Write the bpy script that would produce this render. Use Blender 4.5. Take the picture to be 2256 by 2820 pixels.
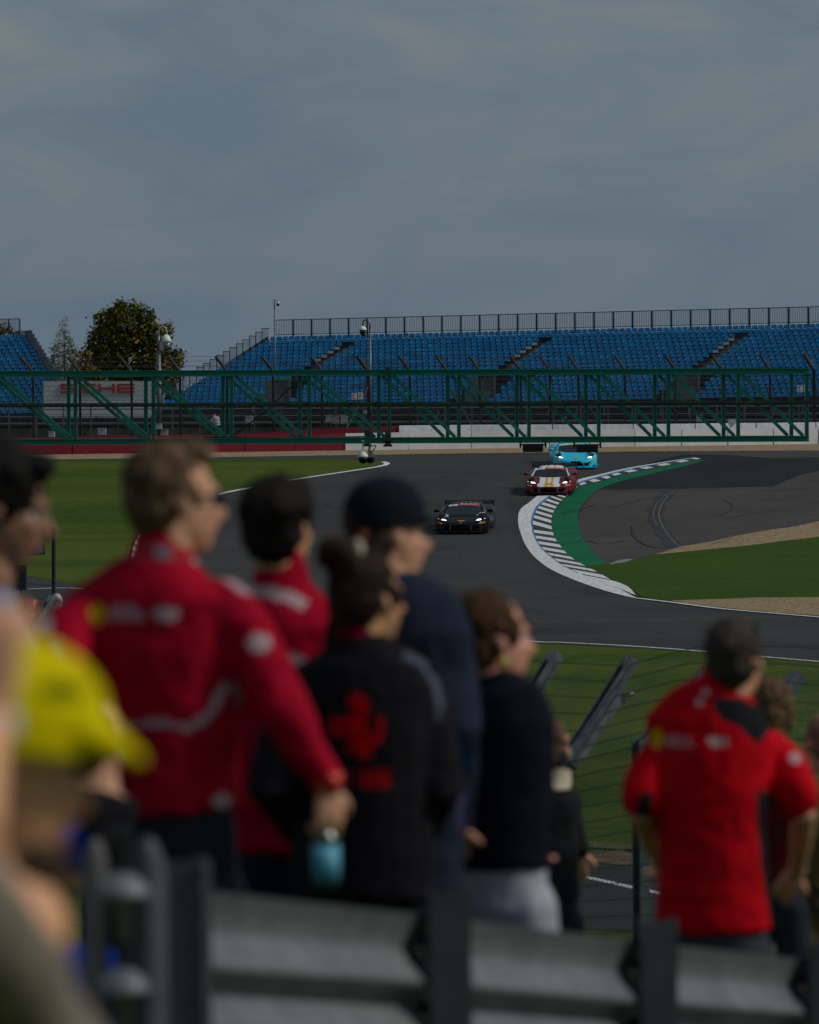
import bpy, bmesh, math, random
from mathutils import Vector, Matrix, noise
random.seed(7)
R = math.radians
SC = bpy.context.scene
COL = SC.collection
for o in list(bpy.data.objects): bpy.data.objects.remove(o)

# ------------------------------------------------------------ camera
F = 10575.0; CZ = 6.3
PITCH = math.atan((1410-1135)/F); ROLL = R(-0.5)
cam_d = bpy.data.cameras.new('camera'); cam = bpy.data.objects.new('camera', cam_d); COL.objects.link(cam)
CM = Matrix.Rotation(R(90)-PITCH, 3, 'X') @ Matrix.Rotation(ROLL, 3, 'Z')
cam.location = (0, 0, CZ); cam.rotation_euler = CM.to_euler()
cam_d.sensor_fit = 'VERTICAL'; cam_d.sensor_height = 36.0; cam_d.sensor_width = 28.8
cam_d.lens = F/2820*36.0
cam_d.clip_start = 0.3; cam_d.clip_end = 6000
cam_d.dof.use_dof = True; cam_d.dof.focus_distance = 150.0
cam_d.dof.aperture_fstop = cam_d.lens/1000/0.036
SC.camera = cam

# ------------------------------------------------------------ sky and sun
SUN_DIR = Vector((0.74, -0.10, 0.66)).normalized()
w = bpy.data.worlds.new('World'); SC.world = w; w.use_nodes = True
nt = w.node_tree; nt.nodes.clear(); L = nt.links.new
out = nt.nodes.new('ShaderNodeOutputWorld'); bg = nt.nodes.new('ShaderNodeBackground')
sky = nt.nodes.new('ShaderNodeTexSky'); sky.sky_type = 'NISHITA'; sky.sun_disc = False
sky.sun_elevation = math.asin(SUN_DIR.z); sky.sun_rotation = math.atan2(SUN_DIR.x, SUN_DIR.y)
sky.air_density = 1.0; sky.dust_density = 2.0
tc = nt.nodes.new('ShaderNodeTexCoord')
mp = nt.nodes.new('ShaderNodeMapping'); mp.inputs['Scale'].default_value = (1.0, 1.0, 2.8); mp.inputs['Location'].default_value = (0.35, 0.2, 0.1)
L(tc.outputs['Generated'], mp.inputs['Vector'])
n1 = nt.nodes.new('ShaderNodeTexNoise'); n1.inputs['Scale'].default_value = 15; n1.inputs['Detail'].default_value = 7; n1.inputs['Roughness'].default_value = 0.58; n1.inputs['Distortion'].default_value = 0.5
L(mp.outputs[0], n1.inputs['Vector'])
rp = nt.nodes.new('ShaderNodeValToRGB')
e = rp.color_ramp.elements
e[0].position = 0.33; e[0].color = (1.12, 1.57, 2.08, 1)
e[1].position = 0.68; e[1].color = (1.94, 2.14, 2.26, 1)
m_ = e.new(0.5); m_.color = (1.48, 1.90, 2.22, 1)
L(n1.outputs['Fac'], rp.inputs['Fac'])
mx = nt.nodes.new('ShaderNodeMixRGB'); mx.inputs['Fac'].default_value = 0.90
L(sky.outputs[0], mx.inputs[1]); L(rp.outputs[0], mx.inputs[2])
sp_ = nt.nodes.new('ShaderNodeSeparateXYZ'); L(tc.outputs['Generated'], sp_.inputs[0])
mr_ = nt.nodes.new('ShaderNodeMapRange'); mr_.inputs['From Min'].default_value = 0.0; mr_.inputs['From Max'].default_value = 0.10; mr_.inputs['To Min'].default_value = 0.75; mr_.inputs['To Max'].default_value = 0.0
L(sp_.outputs['Z'], mr_.inputs['Value'])
mz = nt.nodes.new('ShaderNodeMixRGB'); mz.inputs[2].default_value = (1.20, 1.72, 2.35, 1)
L(mr_.outputs[0], mz.inputs[0]); L(mx.outputs[0], mz.inputs[1]); L(mz.outputs[0], bg.inputs['Color']); bg.inputs['Strength'].default_value = 0.15
L(bg.outputs[0], out.inputs['Surface'])
sd = bpy.data.lights.new('sun', 'SUN'); sd.energy = 2.5; sd.angle = R(7); sd.color = (1.0, 0.95, 0.88)
so = bpy.data.objects.new('sun', sd); COL.objects.link(so); so.location = (0, 0, 60)
so.rotation_euler = SUN_DIR.to_track_quat('Z', 'Y').to_euler()
SC.view_settings.view_transform = 'Standard'; SC.view_settings.look = 'None'
SC.view_settings.exposure = -0.72; SC.view_settings.gamma = 1.0
SC.render.film_transparent = False

# ------------------------------------------------------------ projection of photo pixels to places
CP = Vector((0, 0, CZ))
def ray(px, py): return CM @ Vector(((px-1128)/F, -(py-1410)/F, -1.0))
def pt(px, py, P): return CP + ray(px, py)*(F/P)
CMI = CM.transposed()
def proj(p):
    q = CMI @ (Vector(p)-CP)
    return (1128 + F*q.x/-q.z, 1410 - F*q.y/-q.z)
PROF = [(-60,4.4),(8.5,4.4),(10.2,4.2),(11.6,3.85),(17,3.3),(25,2.2),(33,1.2),(40,.35),(50,0.02),(60,0.0),(90,.55),(120,1.1),(148,1.7),(160,2.7),(177,3.65),(187,4.35),(200,4.4),(4000,4.4)]
def g(y):
    for (a, b), (c, d) in zip(PROF, PROF[1:]):
        if y <= c: return b+(d-b)*(y-a)/(c-a) if y > a else b
    return PROF[-1][1]
def gpt(px, py, lift=0.0):
    r = ray(px, py); t = 45.0
    while t < 1500:
        p = CP+r*t
        if p.z < g(p.y)+lift: break
        t += 0.5
    a, b = t-0.5, t
    for _ in range(30):
        m = (a+b)/2; p = CP+r*m
        if p.z < g(p.y)+lift: b = m
        else: a = m
    return CP+r*b

# ------------------------------------------------------------ materials
MATS = {}
def mat(name, col, rough=0.7, metal=0.0, var=0.0, scale=5.0, bump=0.0, bscale=30.0, col2=None, emit=0, coat=0.0, coords='Object', detail=4, spec=0.5, stretch=None):
    if name in MATS: return MATS[name]
    m = bpy.data.materials.new(name); m.use_nodes = True; MATS[name] = m
    t = m.node_tree; b = t.nodes['Principled BSDF']
    b.inputs['Base Color'].default_value = (*col, 1); b.inputs['Roughness'].default_value = rough
    b.inputs['Metallic'].default_value = metal; b.inputs['Coat Weight'].default_value = coat
    b.inputs['Specular IOR Level'].default_value = spec
    if emit:
        b.inputs['Emission Color'].default_value = (*col, 1); b.inputs['Emission Strength'].default_value = emit
    if var or bump or col2:
        c = t.nodes.new('ShaderNodeTexCoord'); mpn = t.nodes.new('ShaderNodeMapping')
        if stretch: mpn.inputs['Scale'].default_value = stretch
        t.links.new(c.outputs[coords], mpn.inputs[0])
        n = t.nodes.new('ShaderNodeTexNoise'); n.inputs['Scale'].default_value = scale; n.inputs['Detail'].default_value = detail
        t.links.new(mpn.outputs[0], n.inputs['Vector'])
        r = t.nodes.new('ShaderNodeValToRGB')
        c2 = col2 or tuple(x*(1-var) for x in col); c1 = col if col2 else tuple(min(1, x*(1+var)) for x in col)
        r.color_ramp.elements[0].position = 0.35; r.color_ramp.elements[0].color = (*c2, 1)
        r.color_ramp.elements[1].position = 0.65; r.color_ramp.elements[1].color = (*c1, 1)
        t.links.new(n.outputs['Fac'], r.inputs[0]); t.links.new(r.outputs[0], b.inputs['Base Color'])
        if bump:
            n2 = t.nodes.new('ShaderNodeTexNoise'); n2.inputs['Scale'].default_value = bscale; n2.inputs['Detail'].default_value = 5
            t.links.new(mpn.outputs[0], n2.inputs['Vector'])
            bp = t.nodes.new('ShaderNodeBump'); bp.inputs['Strength'].default_value = bump; bp.inputs['Distance'].default_value = 0.03
            t.links.new(n2.outputs['Fac'], bp.inputs['Height']); t.links.new(bp.outputs[0], b.inputs['Normal'])
    return m
def mat2(name, cols, s1, s2, rough=0.9, stretch1=None, mixf=0.5, bump=0.0):
    """two noises (large patches and fine grain) between colours"""
    m = bpy.data.materials.new(name); m.use_nodes = True; MATS[name] = m
    t = m.node_tree; b = t.nodes['Principled BSDF']; b.inputs['Roughness'].default_value = rough; b.inputs['Specular IOR Level'].default_value = 0.12
    c = t.nodes.new('ShaderNodeTexCoord'); mpn = t.nodes.new('ShaderNodeMapping')
    if stretch1: mpn.inputs['Scale'].default_value = stretch1
    t.links.new(c.outputs['Object'], mpn.inputs[0])
    a = t.nodes.new('ShaderNodeTexNoise'); a.inputs['Scale'].default_value = s1; a.inputs['Detail'].default_value = 6
    t.links.new(mpn.outputs[0], a.inputs['Vector'])
    d = t.nodes.new('ShaderNodeTexNoise'); d.inputs['Scale'].default_value = s2; d.inputs['Detail'].default_value = 6; d.inputs['Roughness'].default_value = 0.7
    t.links.new(c.outputs['Object'], d.inputs['Vector'])
    ra = t.nodes.new('ShaderNodeValToRGB'); ra.color_ramp.elements[0].position = .38; ra.color_ramp.elements[1].position = .62
    ra.color_ramp.elements[0].color = (*cols[0], 1); ra.color_ramp.elements[1].color = (*cols[1], 1)
    rb = t.nodes.new('ShaderNodeValToRGB'); rb.color_ramp.elements[0].position = .35; rb.color_ramp.elements[1].position = .65
    rb.color_ramp.elements[0].color = (*cols[2], 1); rb.color_ramp.elements[1].color = (*cols[3], 1)
    t.links.new(a.outputs['Fac'], ra.inputs[0]); t.links.new(d.outputs['Fac'], rb.inputs[0])
    x = t.nodes.new('ShaderNodeMixRGB'); x.inputs[0].default_value = mixf
    t.links.new(ra.outputs[0], x.inputs[1]); t.links.new(rb.outputs[0], x.inputs[2]); t.links.new(x.outputs[0], b.inputs['Base Color'])
    if bump:
        bp = t.nodes.new('ShaderNodeBump'); bp.inputs['Strength'].default_value = bump; bp.inputs['Distance'].default_value = 0.04
        t.links.new(d.outputs['Fac'], bp.inputs['Height']); t.links.new(bp.outputs[0], b.inputs['Normal'])
    return m

# ------------------------------------------------------------ object helpers
WL = {}
def tag(o, label=None, cat=None, group=None, kind=None):
    if label: o['label'] = label
    if cat: o['category'] = cat
    if group: o['group'] = group
    if kind: o['kind'] = kind
    return o
def thing(name, loc, label, cat, group=None):
    o = bpy.data.objects.new(name, None); COL.objects.link(o); o.location = loc; o.empty_display_size = 0.2
    WL[o.name] = Vector(loc); tag(o, label, cat, group); return o
def link_mesh(name, me, parent, loc):
    o = bpy.data.objects.new(name, me); COL.objects.link(o)
    if parent: o.parent = parent
    else: o.location = loc
    WL[o.name] = Vector(loc); return o

class MB:
    def __init__(s): s.v = []; s.f = []; s.m = []; s.sm = []
    def add(s, vs, fs, mi=0, smooth=False):
        b = len(s.v); s.v += [Vector(x) for x in vs]
        for f in fs: s.f.append([b+i for i in f]); s.m.append(mi); s.sm.append(smooth)
        return s
    def box(s, c, size, rot=None, mi=0):
        c = Vector(c); hx, hy, hz = size[0]/2, size[1]/2, size[2]/2
        vs = [Vector((x, y, z)) for x in (-hx, hx) for y in (-hy, hy) for z in (-hz, hz)]
        if rot is not None: vs = [rot @ v for v in vs]
        return s.add([c+v for v in vs], [(0,1,3,2),(4,6,7,5),(0,4,5,1),(2,3,7,6),(0,2,6,4),(1,5,7,3)], mi)
    def beam(s, a, b, w, h, up=Vector((0,0,1)), mi=0):
        a, b = Vector(a), Vector(b); t = (b-a).normalized(); u = t.cross(up)
        if u.length < 1e-4: u = t.cross(Vector((0,1,0)))
        u.normalize(); v = u.cross(t)
        vs = [p + u*(sx*w/2) + v*(sy*h/2) for p in (a, b) for sx, sy in ((-1,-1),(1,-1),(1,1),(-1,1))]
        return s.add(vs, [(0,1,2,3),(7,6,5,4),(0,4,5,1),(1,5,6,2),(2,6,7,3),(3,7,4,0)], mi)
    def ibeam(s, a, b, w, h, up, t=0.012, mi=0):
        a, b = Vector(a), Vector(b); d = (b-a).normalized(); u = d.cross(up).normalized(); v = u.cross(d)
        s.beam(a+v*(h/2-t/2), b+v*(h/2-t/2), w, t, up, mi); s.beam(a-v*(h/2-t/2), b-v*(h/2-t/2), w, t, up, mi)
        s.beam(a, b, t, h-2*t, up, mi); return s
    def tube(s, pts, radii, n=8, W=None, mi=0, smooth=True, cap=True):
        pts = [Vector(p) for p in pts]
        if not isinstance(radii, (list, tuple)): radii = [radii]*len(pts)
        rr = [(r, r) if not isinstance(r, (list, tuple)) else r for r in radii]
        P2, R2, T2 = [], [], []
        N = len(pts); tans = []
        for i in range(N):
            t = (pts[min(i+1, N-1)]-pts[max(i-1, 0)])
            tans.append(t.normalized() if t.length > 1e-9 else Vector((0,0,1)))
        if cap == 'round':
            t = tans[0]; r = min(rr[0]); P2 += [pts[0]-t*r*.85, pts[0]-t*r*.5]; R2 += [(rr[0][0]*.4, rr[0][1]*.4), (rr[0][0]*.8, rr[0][1]*.8)]; T2 += [t, t]
        P2 += pts; R2 += rr; T2 += tans
        if cap == 'round':
            t = tans[-1]; r = min(rr[-1]); P2 += [pts[-1]+t*r*.5, pts[-1]+t*r*.85]; R2 += [(rr[-1][0]*.8, rr[-1][1]*.8), (rr[-1][0]*.4, rr[-1][1]*.4)]; T2 += [t, t]
        vs = []; prev = W
        for p, r, t in zip(P2, R2, T2):
            ref = Vector(W) if W is not None else (prev if prev is not None else (Vector((0,0,1)) if abs(t.z) < .9 else Vector((1,0,0))))
            u = ref-t*ref.dot(t)
            if u.length < 1e-3: u = t.orthogonal()
            u.normalize(); v = t.cross(u)
            if W is None: prev = u
            for k in range(n):
                a = 2*math.pi*k/n; vs.append(p+u*(r[0]*math.cos(a))+v*(r[1]*math.sin(a)))
        M = len(P2); fs = []
        for i in range(M-1):
            for k in range(n): fs.append((i*n+k, i*n+(k+1) % n, (i+1)*n+(k+1) % n, (i+1)*n+k))
        if cap: fs.append(tuple(range(n-1, -1, -1))); fs.append(tuple((M-1)*n+k for k in range(n)))
        return s.add(vs, fs, mi, smooth)
    def ell(s, c, r, rot=None, n=14, m=9, mi=0):
        c = Vector(c); vs = [Vector((0,0,-r[2]))]
        for i in range(1, m):
            th = math.pi*i/m
            for k in range(n):
                a = 2*math.pi*k/n; vs.append(Vector((r[0]*math.sin(th)*math.cos(a), r[1]*math.sin(th)*math.sin(a), -r[2]*math.cos(th))))
        vs.append(Vector((0,0,r[2])))
        if rot is not None: vs = [rot @ v for v in vs]
        fs = []
        for k in range(n): fs.append((0, 1+(k+1) % n, 1+k))
        for i in range(m-2):
            for k in range(n): fs.append((1+i*n+k, 1+i*n+(k+1) % n, 1+(i+1)*n+(k+1) % n, 1+(i+1)*n+k))
        b = 1+(m-2)*n
        for k in range(n): fs.append((b+k, b+(k+1) % n, len(vs)-1))
        return s.add([c+v for v in vs], fs, mi, True)
    def lathe(s, c, prof, n=16, mi=0):
        c = Vector(c); vs = []; fs = []
        for r, z in prof:
            for k in range(n):
                a = 2*math.pi*k/n; vs.append(c+Vector((r*math.cos(a), r*math.sin(a), z)))
        for i in range(len(prof)-1):
            for k in range(n): fs.append((i*n+k, i*n+(k+1) % n, (i+1)*n+(k+1) % n, (i+1)*n+k))
        fs.append(tuple(range(n-1, -1, -1))); fs.append(tuple((len(prof)-1)*n+k for k in range(n)))
        return s.add(vs, fs, mi, True)
    def prism(s, poly, d, mi=0, mi_side=None):
        """poly: world points of a flat outline, d: extrusion vector"""
        poly = [Vector(p) for p in poly]; d = Vector(d); n = len(poly)
        s.add(poly+[p+d for p in poly], [tuple(range(n-1, -1, -1)), tuple(range(n, 2*n))], mi)
        return s.add(poly+[p+d for p in poly], [(i, (i+1) % n, n+(i+1) % n, n+i) for i in range(n)], mi if mi_side is None else mi_side)
    def build(s, name, mats, parent=None, loc=None, xf=None):
        if not isinstance(mats, (list, tuple)): mats = [mats]
        if parent is not None: loc = WL[parent.name]
        if loc is None: loc = Vector((0,0,0))
        loc = Vector(loc)
        vs = [xf @ v for v in s.v] if xf is not None else s.v
        me = bpy.data.meshes.new(name); me.from_pydata([v-loc for v in vs], [], s.f)
        for m in mats: me.materials.append(m)
        me.polygons.foreach_set('material_index', s.m); me.polygons.foreach_set('use_smooth', s.sm); me.update()
        return link_mesh(name, me, parent, loc)

def crom(pts, k=6, closed=False):
    out = []; n = len(pts)
    for i in range(n if closed else n-1):
        P = [pts[(i+j) % n] if closed else pts[max(0, min(n-1, i+j))] for j in (-1, 0, 1, 2)]
        for q in range(k):
            t = q/k
            out.append(tuple(0.5*((2*P[1][d])+(-P[0][d]+P[2][d])*t+(2*P[0][d]-5*P[1][d]+4*P[2][d]-P[3][d])*t*t+(-P[0][d]+3*P[1][d]-3*P[2][d]+P[3][d])*t**3) for d in range(len(P[1]))))
    if not closed: out.append(pts[-1])
    return out
LEVELS = {}
def sheet_xy(name, polys, lift, m, kind='structure', step=2.0, mb_only=False):
    bm = bmesh.new()
    for poly in polys:
        vs = [bm.verts.new((p[0], p[1], 0)) for p in poly]
        try: bm.faces.new(vs)
        except Exception: pass
    bmesh.ops.triangulate(bm, faces=bm.faces[:])
    ys = [v.co.y for v in bm.verts]; y = math.floor(min(ys)/step)*step+step
    cuts = sorted(set([y+i*step for i in range(int((min(max(ys), 400)-y)/step)+1)]+[a for a, b in PROF]))
    for c in cuts:
        if min(ys) < c < max(ys):
            bmesh.ops.bisect_plane(bm, geom=bm.verts[:]+bm.edges[:]+bm.faces[:], plane_co=(0, c, 0), plane_no=(0, 1, 0))
    for v in bm.verts: v.co.z = g(v.co.y)+lift
    bmesh.ops.recalc_face_normals(bm, faces=bm.faces[:])
    for f in bm.faces:
        if f.normal.z < 0: f.normal_flip()
    me = bpy.data.meshes.new(name); bm.to_mesh(me); bm.free(); me.materials.append(m)
    o = bpy.data.objects.new(name, me); COL.objects.link(o)
    if kind: o['kind'] = kind
    return o
def gpoly(px): return [gpt(x, y) for x, y in px]
def ribbon(pts, width):
    """world XY polyline to quads"""
    pts = [Vector((p[0], p[1])) for p in pts]; Lf, Rt = [], []
    for i, p in enumerate(pts):
        t = (pts[min(i+1, len(pts)-1)]-pts[max(i-1, 0)]).normalized(); n = Vector((-t.y, t.x))
        wd = width[i] if isinstance(width, list) else width
        Lf.append(p+n*wd/2); Rt.append(p-n*wd/2)
    return [[Lf[i], Lf[i+1], Rt[i+1], Rt[i]] for i in range(len(pts)-1)]
def gline(px, width, k=6): return ribbon([gpt(x, y) for x, y in crom(px, k)], width)
# ============================================================ GROUND
grass = mat2('grass', [(.026,.066,.003),(.094,.122,.012),(.020,.050,.002),(.078,.118,.008)], .13, 2.8, stretch1=(.35,1.8,1), bump=.5)
grass_r = mat2('grass_near', [(.028,.074,.003),(.050,.098,.006),(.016,.042,.002),(.062,.120,.008)], .25, 7, bump=.8, mixf=.55)
asph = mat2('asphalt', [(.036,.037,.037),(.062,.061,.058),(.036,.036,.036),(.062,.061,.060)], .16, 7, rough=.85, stretch1=(.25,1.4,1), mixf=.45)
asph_r = mat2('runoff_asphalt', [(.058,.053,.049),(.094,.086,.080),(.056,.052,.049),(.092,.085,.078)], .2, 5, rough=.9, mixf=.45)
asph_d = mat2('dark_asphalt', [(.014,.017,.022),(.022,.026,.032),(.016,.018,.022),(.024,.027,.032)], .3, 5, rough=.8, mixf=.4)
gravel = mat2('gravel', [(.22,.15,.08),(.30,.21,.12),(.06,.035,.015),(.62,.47,.30)], .8, 9, bump=1.0, mixf=.7)
paint_w = mat('white_paint', (.88,.88,.86), .6, var=.12, scale=3.0, col2=(.62,.63,.63), stretch=(3,.8,1), detail=8)
paint_b = mat('blue_paint', (.05,.20,.45), .6, var=.2, scale=3)
paint_k = mat('black_paint', (.018,.018,.02), .6, var=.3, scale=3)
paint_g = mat2('green_paint', [(.0,.115,.048),(.002,.155,.066),(.0,.10,.042),(.003,.165,.070)], .5, 4, rough=.7, mixf=.4)
rubber_m = mat('rubber_mark', (.022,.022,.024), .8, var=.35, scale=2)
conc = mat('track_concrete', (.25,.24,.22), .9, var=.25, scale=1.5)

mb = MB(); ysl = [-60, 0, 8.5, 10.2, 11.6, 14, 17, 21, 25, 33, 40, 50, 60, 90, 120, 148, 160, 177, 187, 200, 260, 400, 1000, 4000]
xs = [-3000, -300, -60, -20, 0, 20, 60, 300, 3000]
mb.add([(x, y, g(y)) for y in ysl for x in xs], [(j*len(xs)+i, j*len(xs)+i+1, (j+1)*len(xs)+i+1, (j+1)*len(xs)+i) for j in range(len(ysl)-1) for i in range(len(xs)-1)])
gr = mb.build('ground', [grass]); gr['kind'] = 'structure'

# asphalt: the race track with everything beyond it up to the gravel
track_far = [(-900,1274),(0,1268),(500,1261),(950,1254),(1300,1249),(1750,1244),(2256,1241),(3200,1238)]
track_near = [(3200,1905),(2600,1850),(2256,1825),(1900,1795),(1450,1769),(1000,1727),(400,1676),(0,1650),(-900,1600)]
sheet_xy('race_track', [gpoly(track_far+track_near)], .006, asph)
# gravel bed before the barrier
gv_top = [(-900,1262),(0,1254),(400,1249),(951,1240),(1300,1236),(1750,1230),(2256,1223),(3200,1214)]
sheet_xy('gravel_bed', [gpoly(gv_top+track_far[::-1])], .012, gravel)
# run off area on the right
runoff = [(2256,1242),(1900,1246),(1860,1262),(1935,1264),(1900,1278),(1800,1302),(1700,1327),(1660,1346),(1628,1368),(1603,1398),(1592,1439),(1600,1471),(1618,1502),(1644,1534),(1676,1556),(1807,1530),(1875,1512),(2033,1480),(2256,1441),(3000,1290),(3000,1240)]
sheet_xy('runoff_area', [gpoly(runoff)], .010, asph_r)
dark = [(1600,1348),(1640,1322),(1700,1300),(1800,1272),(1880,1252),(2000,1253),(2130,1262),(2256,1260),(2256,1297),(2200,1310),(2130,1340),(1900,1346),(1700,1349)]
sheet_xy('resurfaced_asphalt', [gpoly(dark)], .014, asph_d)
# green painted strip
gi = [(1935,1266),(1870,1277),(1800,1289),(1700,1312),(1673,1322),(1647,1329),(1596,1342),(1575,1358),(1560,1370),(1536,1395),(1521,1423),(1519,1450),(1526,1479),(1544,1507),(1568,1534),(1602,1557),(1618,1564)]
go = [(1676,1554),(1644,1534),(1618,1502),(1600,1471),(1592,1439),(1594,1408),(1612,1381),(1644,1352),(1700,1329),(1800,1304),(1900,1281),(1940,1268)]
sheet_xy('green_strip', [gpoly(crom(gi, 4)+crom(go, 4))], .018, paint_g)
# right grass and gravel
gr_r = [(1613,1560),(1676,1553),(1740,1541),(1802,1529),(1928,1515),(2059,1502),(2138,1492),(2256,1478),(3000,1380),(3000,1655),(2256,1648),(2085,1649),(1980,1652),(1849,1656),(1800,1652),(1765,1644),(1733,1620),(1686,1597),(1636,1573)]
sheet_xy('grass_verge', [gpoly(gr_r)], .022, grass_r)
sheet_xy('gravel_bank', [gpoly([(1805,1529),(1875,1507),(1954,1494),(2033,1476),(2138,1458),(2256,1437),(3000,1310),(3000,1382),(2256,1480),(2138,1494),(2059,1504),(1928,1517)]), gpoly([(1845,1656),(1980,1652),(2085,1648),(2256,1647),(3000,1652),(3000,1745),(2256,1698),(2138,1689),(1980,1675),(1890,1664)])], .026, gravel)
sheet_xy('concrete_patch', [gpoly([(1676,1556),(1700,1545),(1728,1541),(1745,1542),(1720,1550)])], .024, conc)
# left grass island
gl = [(-900,1276),(0,1270),(500,1266),(900,1264),(1020,1268),(1060,1276),(1045,1284),(950,1299),(850,1314),(760,1329),(690,1342),(610,1358),(540,1382),(480,1408),(430,1435),(400,1460),(380,1495),(366,1540),(355,1590),(300,1622),(213,1611),(156,1600),(78,1586),(-300,1520),(-900,1450)]
sheet_xy('grass_island', [gpoly(gl)], .010, grass)
edge = [(1055,1272),(1066,1277),(1045,1285),(950,1300),(850,1315),(760,1330),(690,1344),(610,1360),(540,1384),(480,1410),(430,1437),(402,1458)]
sheet_xy('track_edge_line', [q for q in gline(edge, .28)], .016, paint_w)
sheet_xy('near_edge_line', [q for q in gline([(-200,1630),(70,1623),(215,1621),(400,1640)], .16)], .014, paint_w)
sheet_xy('track_side_line', [q for q in gline([(1000,1726),(1450,1766),(1540,1770),(1700,1778),(1900,1792),(2256,1823),(2700,1860)], .13)], .014, paint_w)
sheet_xy('apex_line', [q for q in gline([(1757,1650),(1849,1661),(1980,1678),(2138,1692),(2256,1702),(2700,1740)], .17)], .032, paint_w)
sheet_xy('seam_line', [q for q in gline([(1300,1717),(1450,1714),(1600,1711),(1900,1708),(2190,1700)], .035)], .014, conc)
sheet_xy('service_road', [gpoly([(-200,2150),(900,2250),(1580,2368),(1750,2395),(2256,2480),(2700,2550),(2700,2800),(2256,2720),(1600,2560),(900,2480),(-200,2400)])], .008, asph)
sheet_xy('service_road_line', [q for q in gline([(900,2320),(1300,2368),(1580,2412),(1740,2446),(1880,2480),(2256,2600)], .13)], .014, paint_w)
sheet_xy('dirt_edge', [gpoly([(1500,2340),(1600,2352),(1700,2342),(1760,2350),(1900,2380),(1900,2400),(1580,2372)])], .012, mat('dirt', (.12,.075,.04), .95, var=.5, scale=3))

# kerb: white strip, blue line, black and white blocks
ko = [(1757,1650),(1718,1642),(1665,1628),(1612,1610),(1570,1594),(1518,1570),(1476,1539),(1450,1507),(1437,1478),(1428,1447),(1428,1418),(1437,1400),(1456,1386),(1482,1366),(1530,1343),(1596,1321),(1650,1308),(1700,1296),(1750,1286),(1850,1270),(1915,1260)]
kb = [(1700,1622),(1650,1606),(1607,1587),(1581,1576),(1544,1555),(1513,1531),(1489,1507),(1473,1476),(1467,1445),(1473,1418),(1489,1392),(1521,1368),(1560,1349),(1610,1329),(1660,1315),(1710,1302),(1760,1291),(1850,1275),(1915,1263)]
ki = [(1752,1645),(1728,1620),(1681,1600),(1636,1575),(1602,1558),(1568,1535),(1544,1508),(1526,1480),(1519,1450),(1521,1423),(1536,1395),(1560,1370),(1596,1342),(1647,1329),(1673,1322),(1700,1312),(1800,1291),(1870,1278),(1930,1266)]
def resample(px, n):
    w = [gpt(x, y) for x, y in crom(px, 8)]; w = [Vector((p.x, p.y)) for p in w]
    d = [0]
    for a, b in zip(w, w[1:]): d.append(d[-1]+(b-a).length)
    out = []; j = 0
    for i in range(n):
        s = d[-1]*i/(n-1)
        while j < len(d)-2 and d[j+1] < s: j += 1
        t = (s-d[j])/max(1e-9, d[j+1]-d[j]); out.append(w[j].lerp(w[j+1], min(1, t)))
    return out, d[-1]
root = thing('kerb', gpt(1500, 1500), 'low painted kerb on the inside of the bend with a white strip, blue line and black and white blocks', 'kerb')
NK = 420
O_, _ = resample(ko, NK); B_, _ = resample(kb, NK); I_, ilen = resample(ki, NK)
def strip(A, B, za, zb, name, m, sel=None, base=None):
    mb = MB()
    for i in range(NK-1):
        if sel and not sel(i): continue
        P = [A[i], A[i+1], B[i+1], B[i]]; Z = [za, za, zb, zb]
        mb.add([(p.x, p.y, g(p.y)+z) for p, z in zip(P, Z)], [(0,1,2,3)])
    return mb.build(name, m, root)
strip(O_, B_, .022, .045, 'white_strip', paint_w)
strip([b+(o-b).normalized()*.22 if (o-b).length > .1 else b for o, b in zip(O_, B_)], [b-(o-b).normalized()*.03 if (o-b).length > .1 else b for o, b in zip(O_, B_)], .049, .049, 'blue_line', paint_b, sel=lambda i: i > 44)
# blocks by photo rhythm: period about 1.15 m along the inner edge
def is_white(i):
    y = proj((I_[i].x, I_[i].y, g(I_[i].y)+.05))[1]
    if y > 1586: return not (1597 < y < 1602)
    ph = (y-1450)/16.8 if y > 1440 else (y-1450)/(16.8-.062*(1450-y))
    if y < 1342: ph = (y-1342)/9.0
    return ph % 1.0 < .52
strip(B_, I_, .043, .060, 'white_block', paint_w, sel=is_white)
strip(B_, I_, .043, .060, 'black_block', paint_k, sel=lambda i: not is_white(i))
strip(I_, [p+(p-b).normalized()*.02 for p, b in zip(I_, B_)], .060, .0, 'kerb_edge', paint_k)
# small red kerb stub at the far left apex
kb2 = thing('kerb', gpt(380, 1500), 'short worn red and white kerb at the edge of the left grass beside the man in the red jacket', 'kerb')
a1, _ = resample([(402,1455),(385,1475),(370,1505),(362,1540),(358,1570)], 25); a2, _ = resample([(412,1458),(396,1478),(382,1506),(376,1540),(372,1572)], 25)
for nm, m, par in (('white_block', paint_w, 0), ('red_block', mat('kerb_red', (.42,.16,.15), .7, var=.3, scale=4), 1)):
    mb = MB()
    for i in range(24):
        if (i//2) % 2 != par: continue
        mb.add([(p.x, p.y, g(p.y)+z) for p, z in zip((a1[i], a1[i+1], a2[i+1], a2[i]), (.10,.10,.02,.02))], [(0,1,2,3)])
    mb.build(nm, m, kb2)

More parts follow.
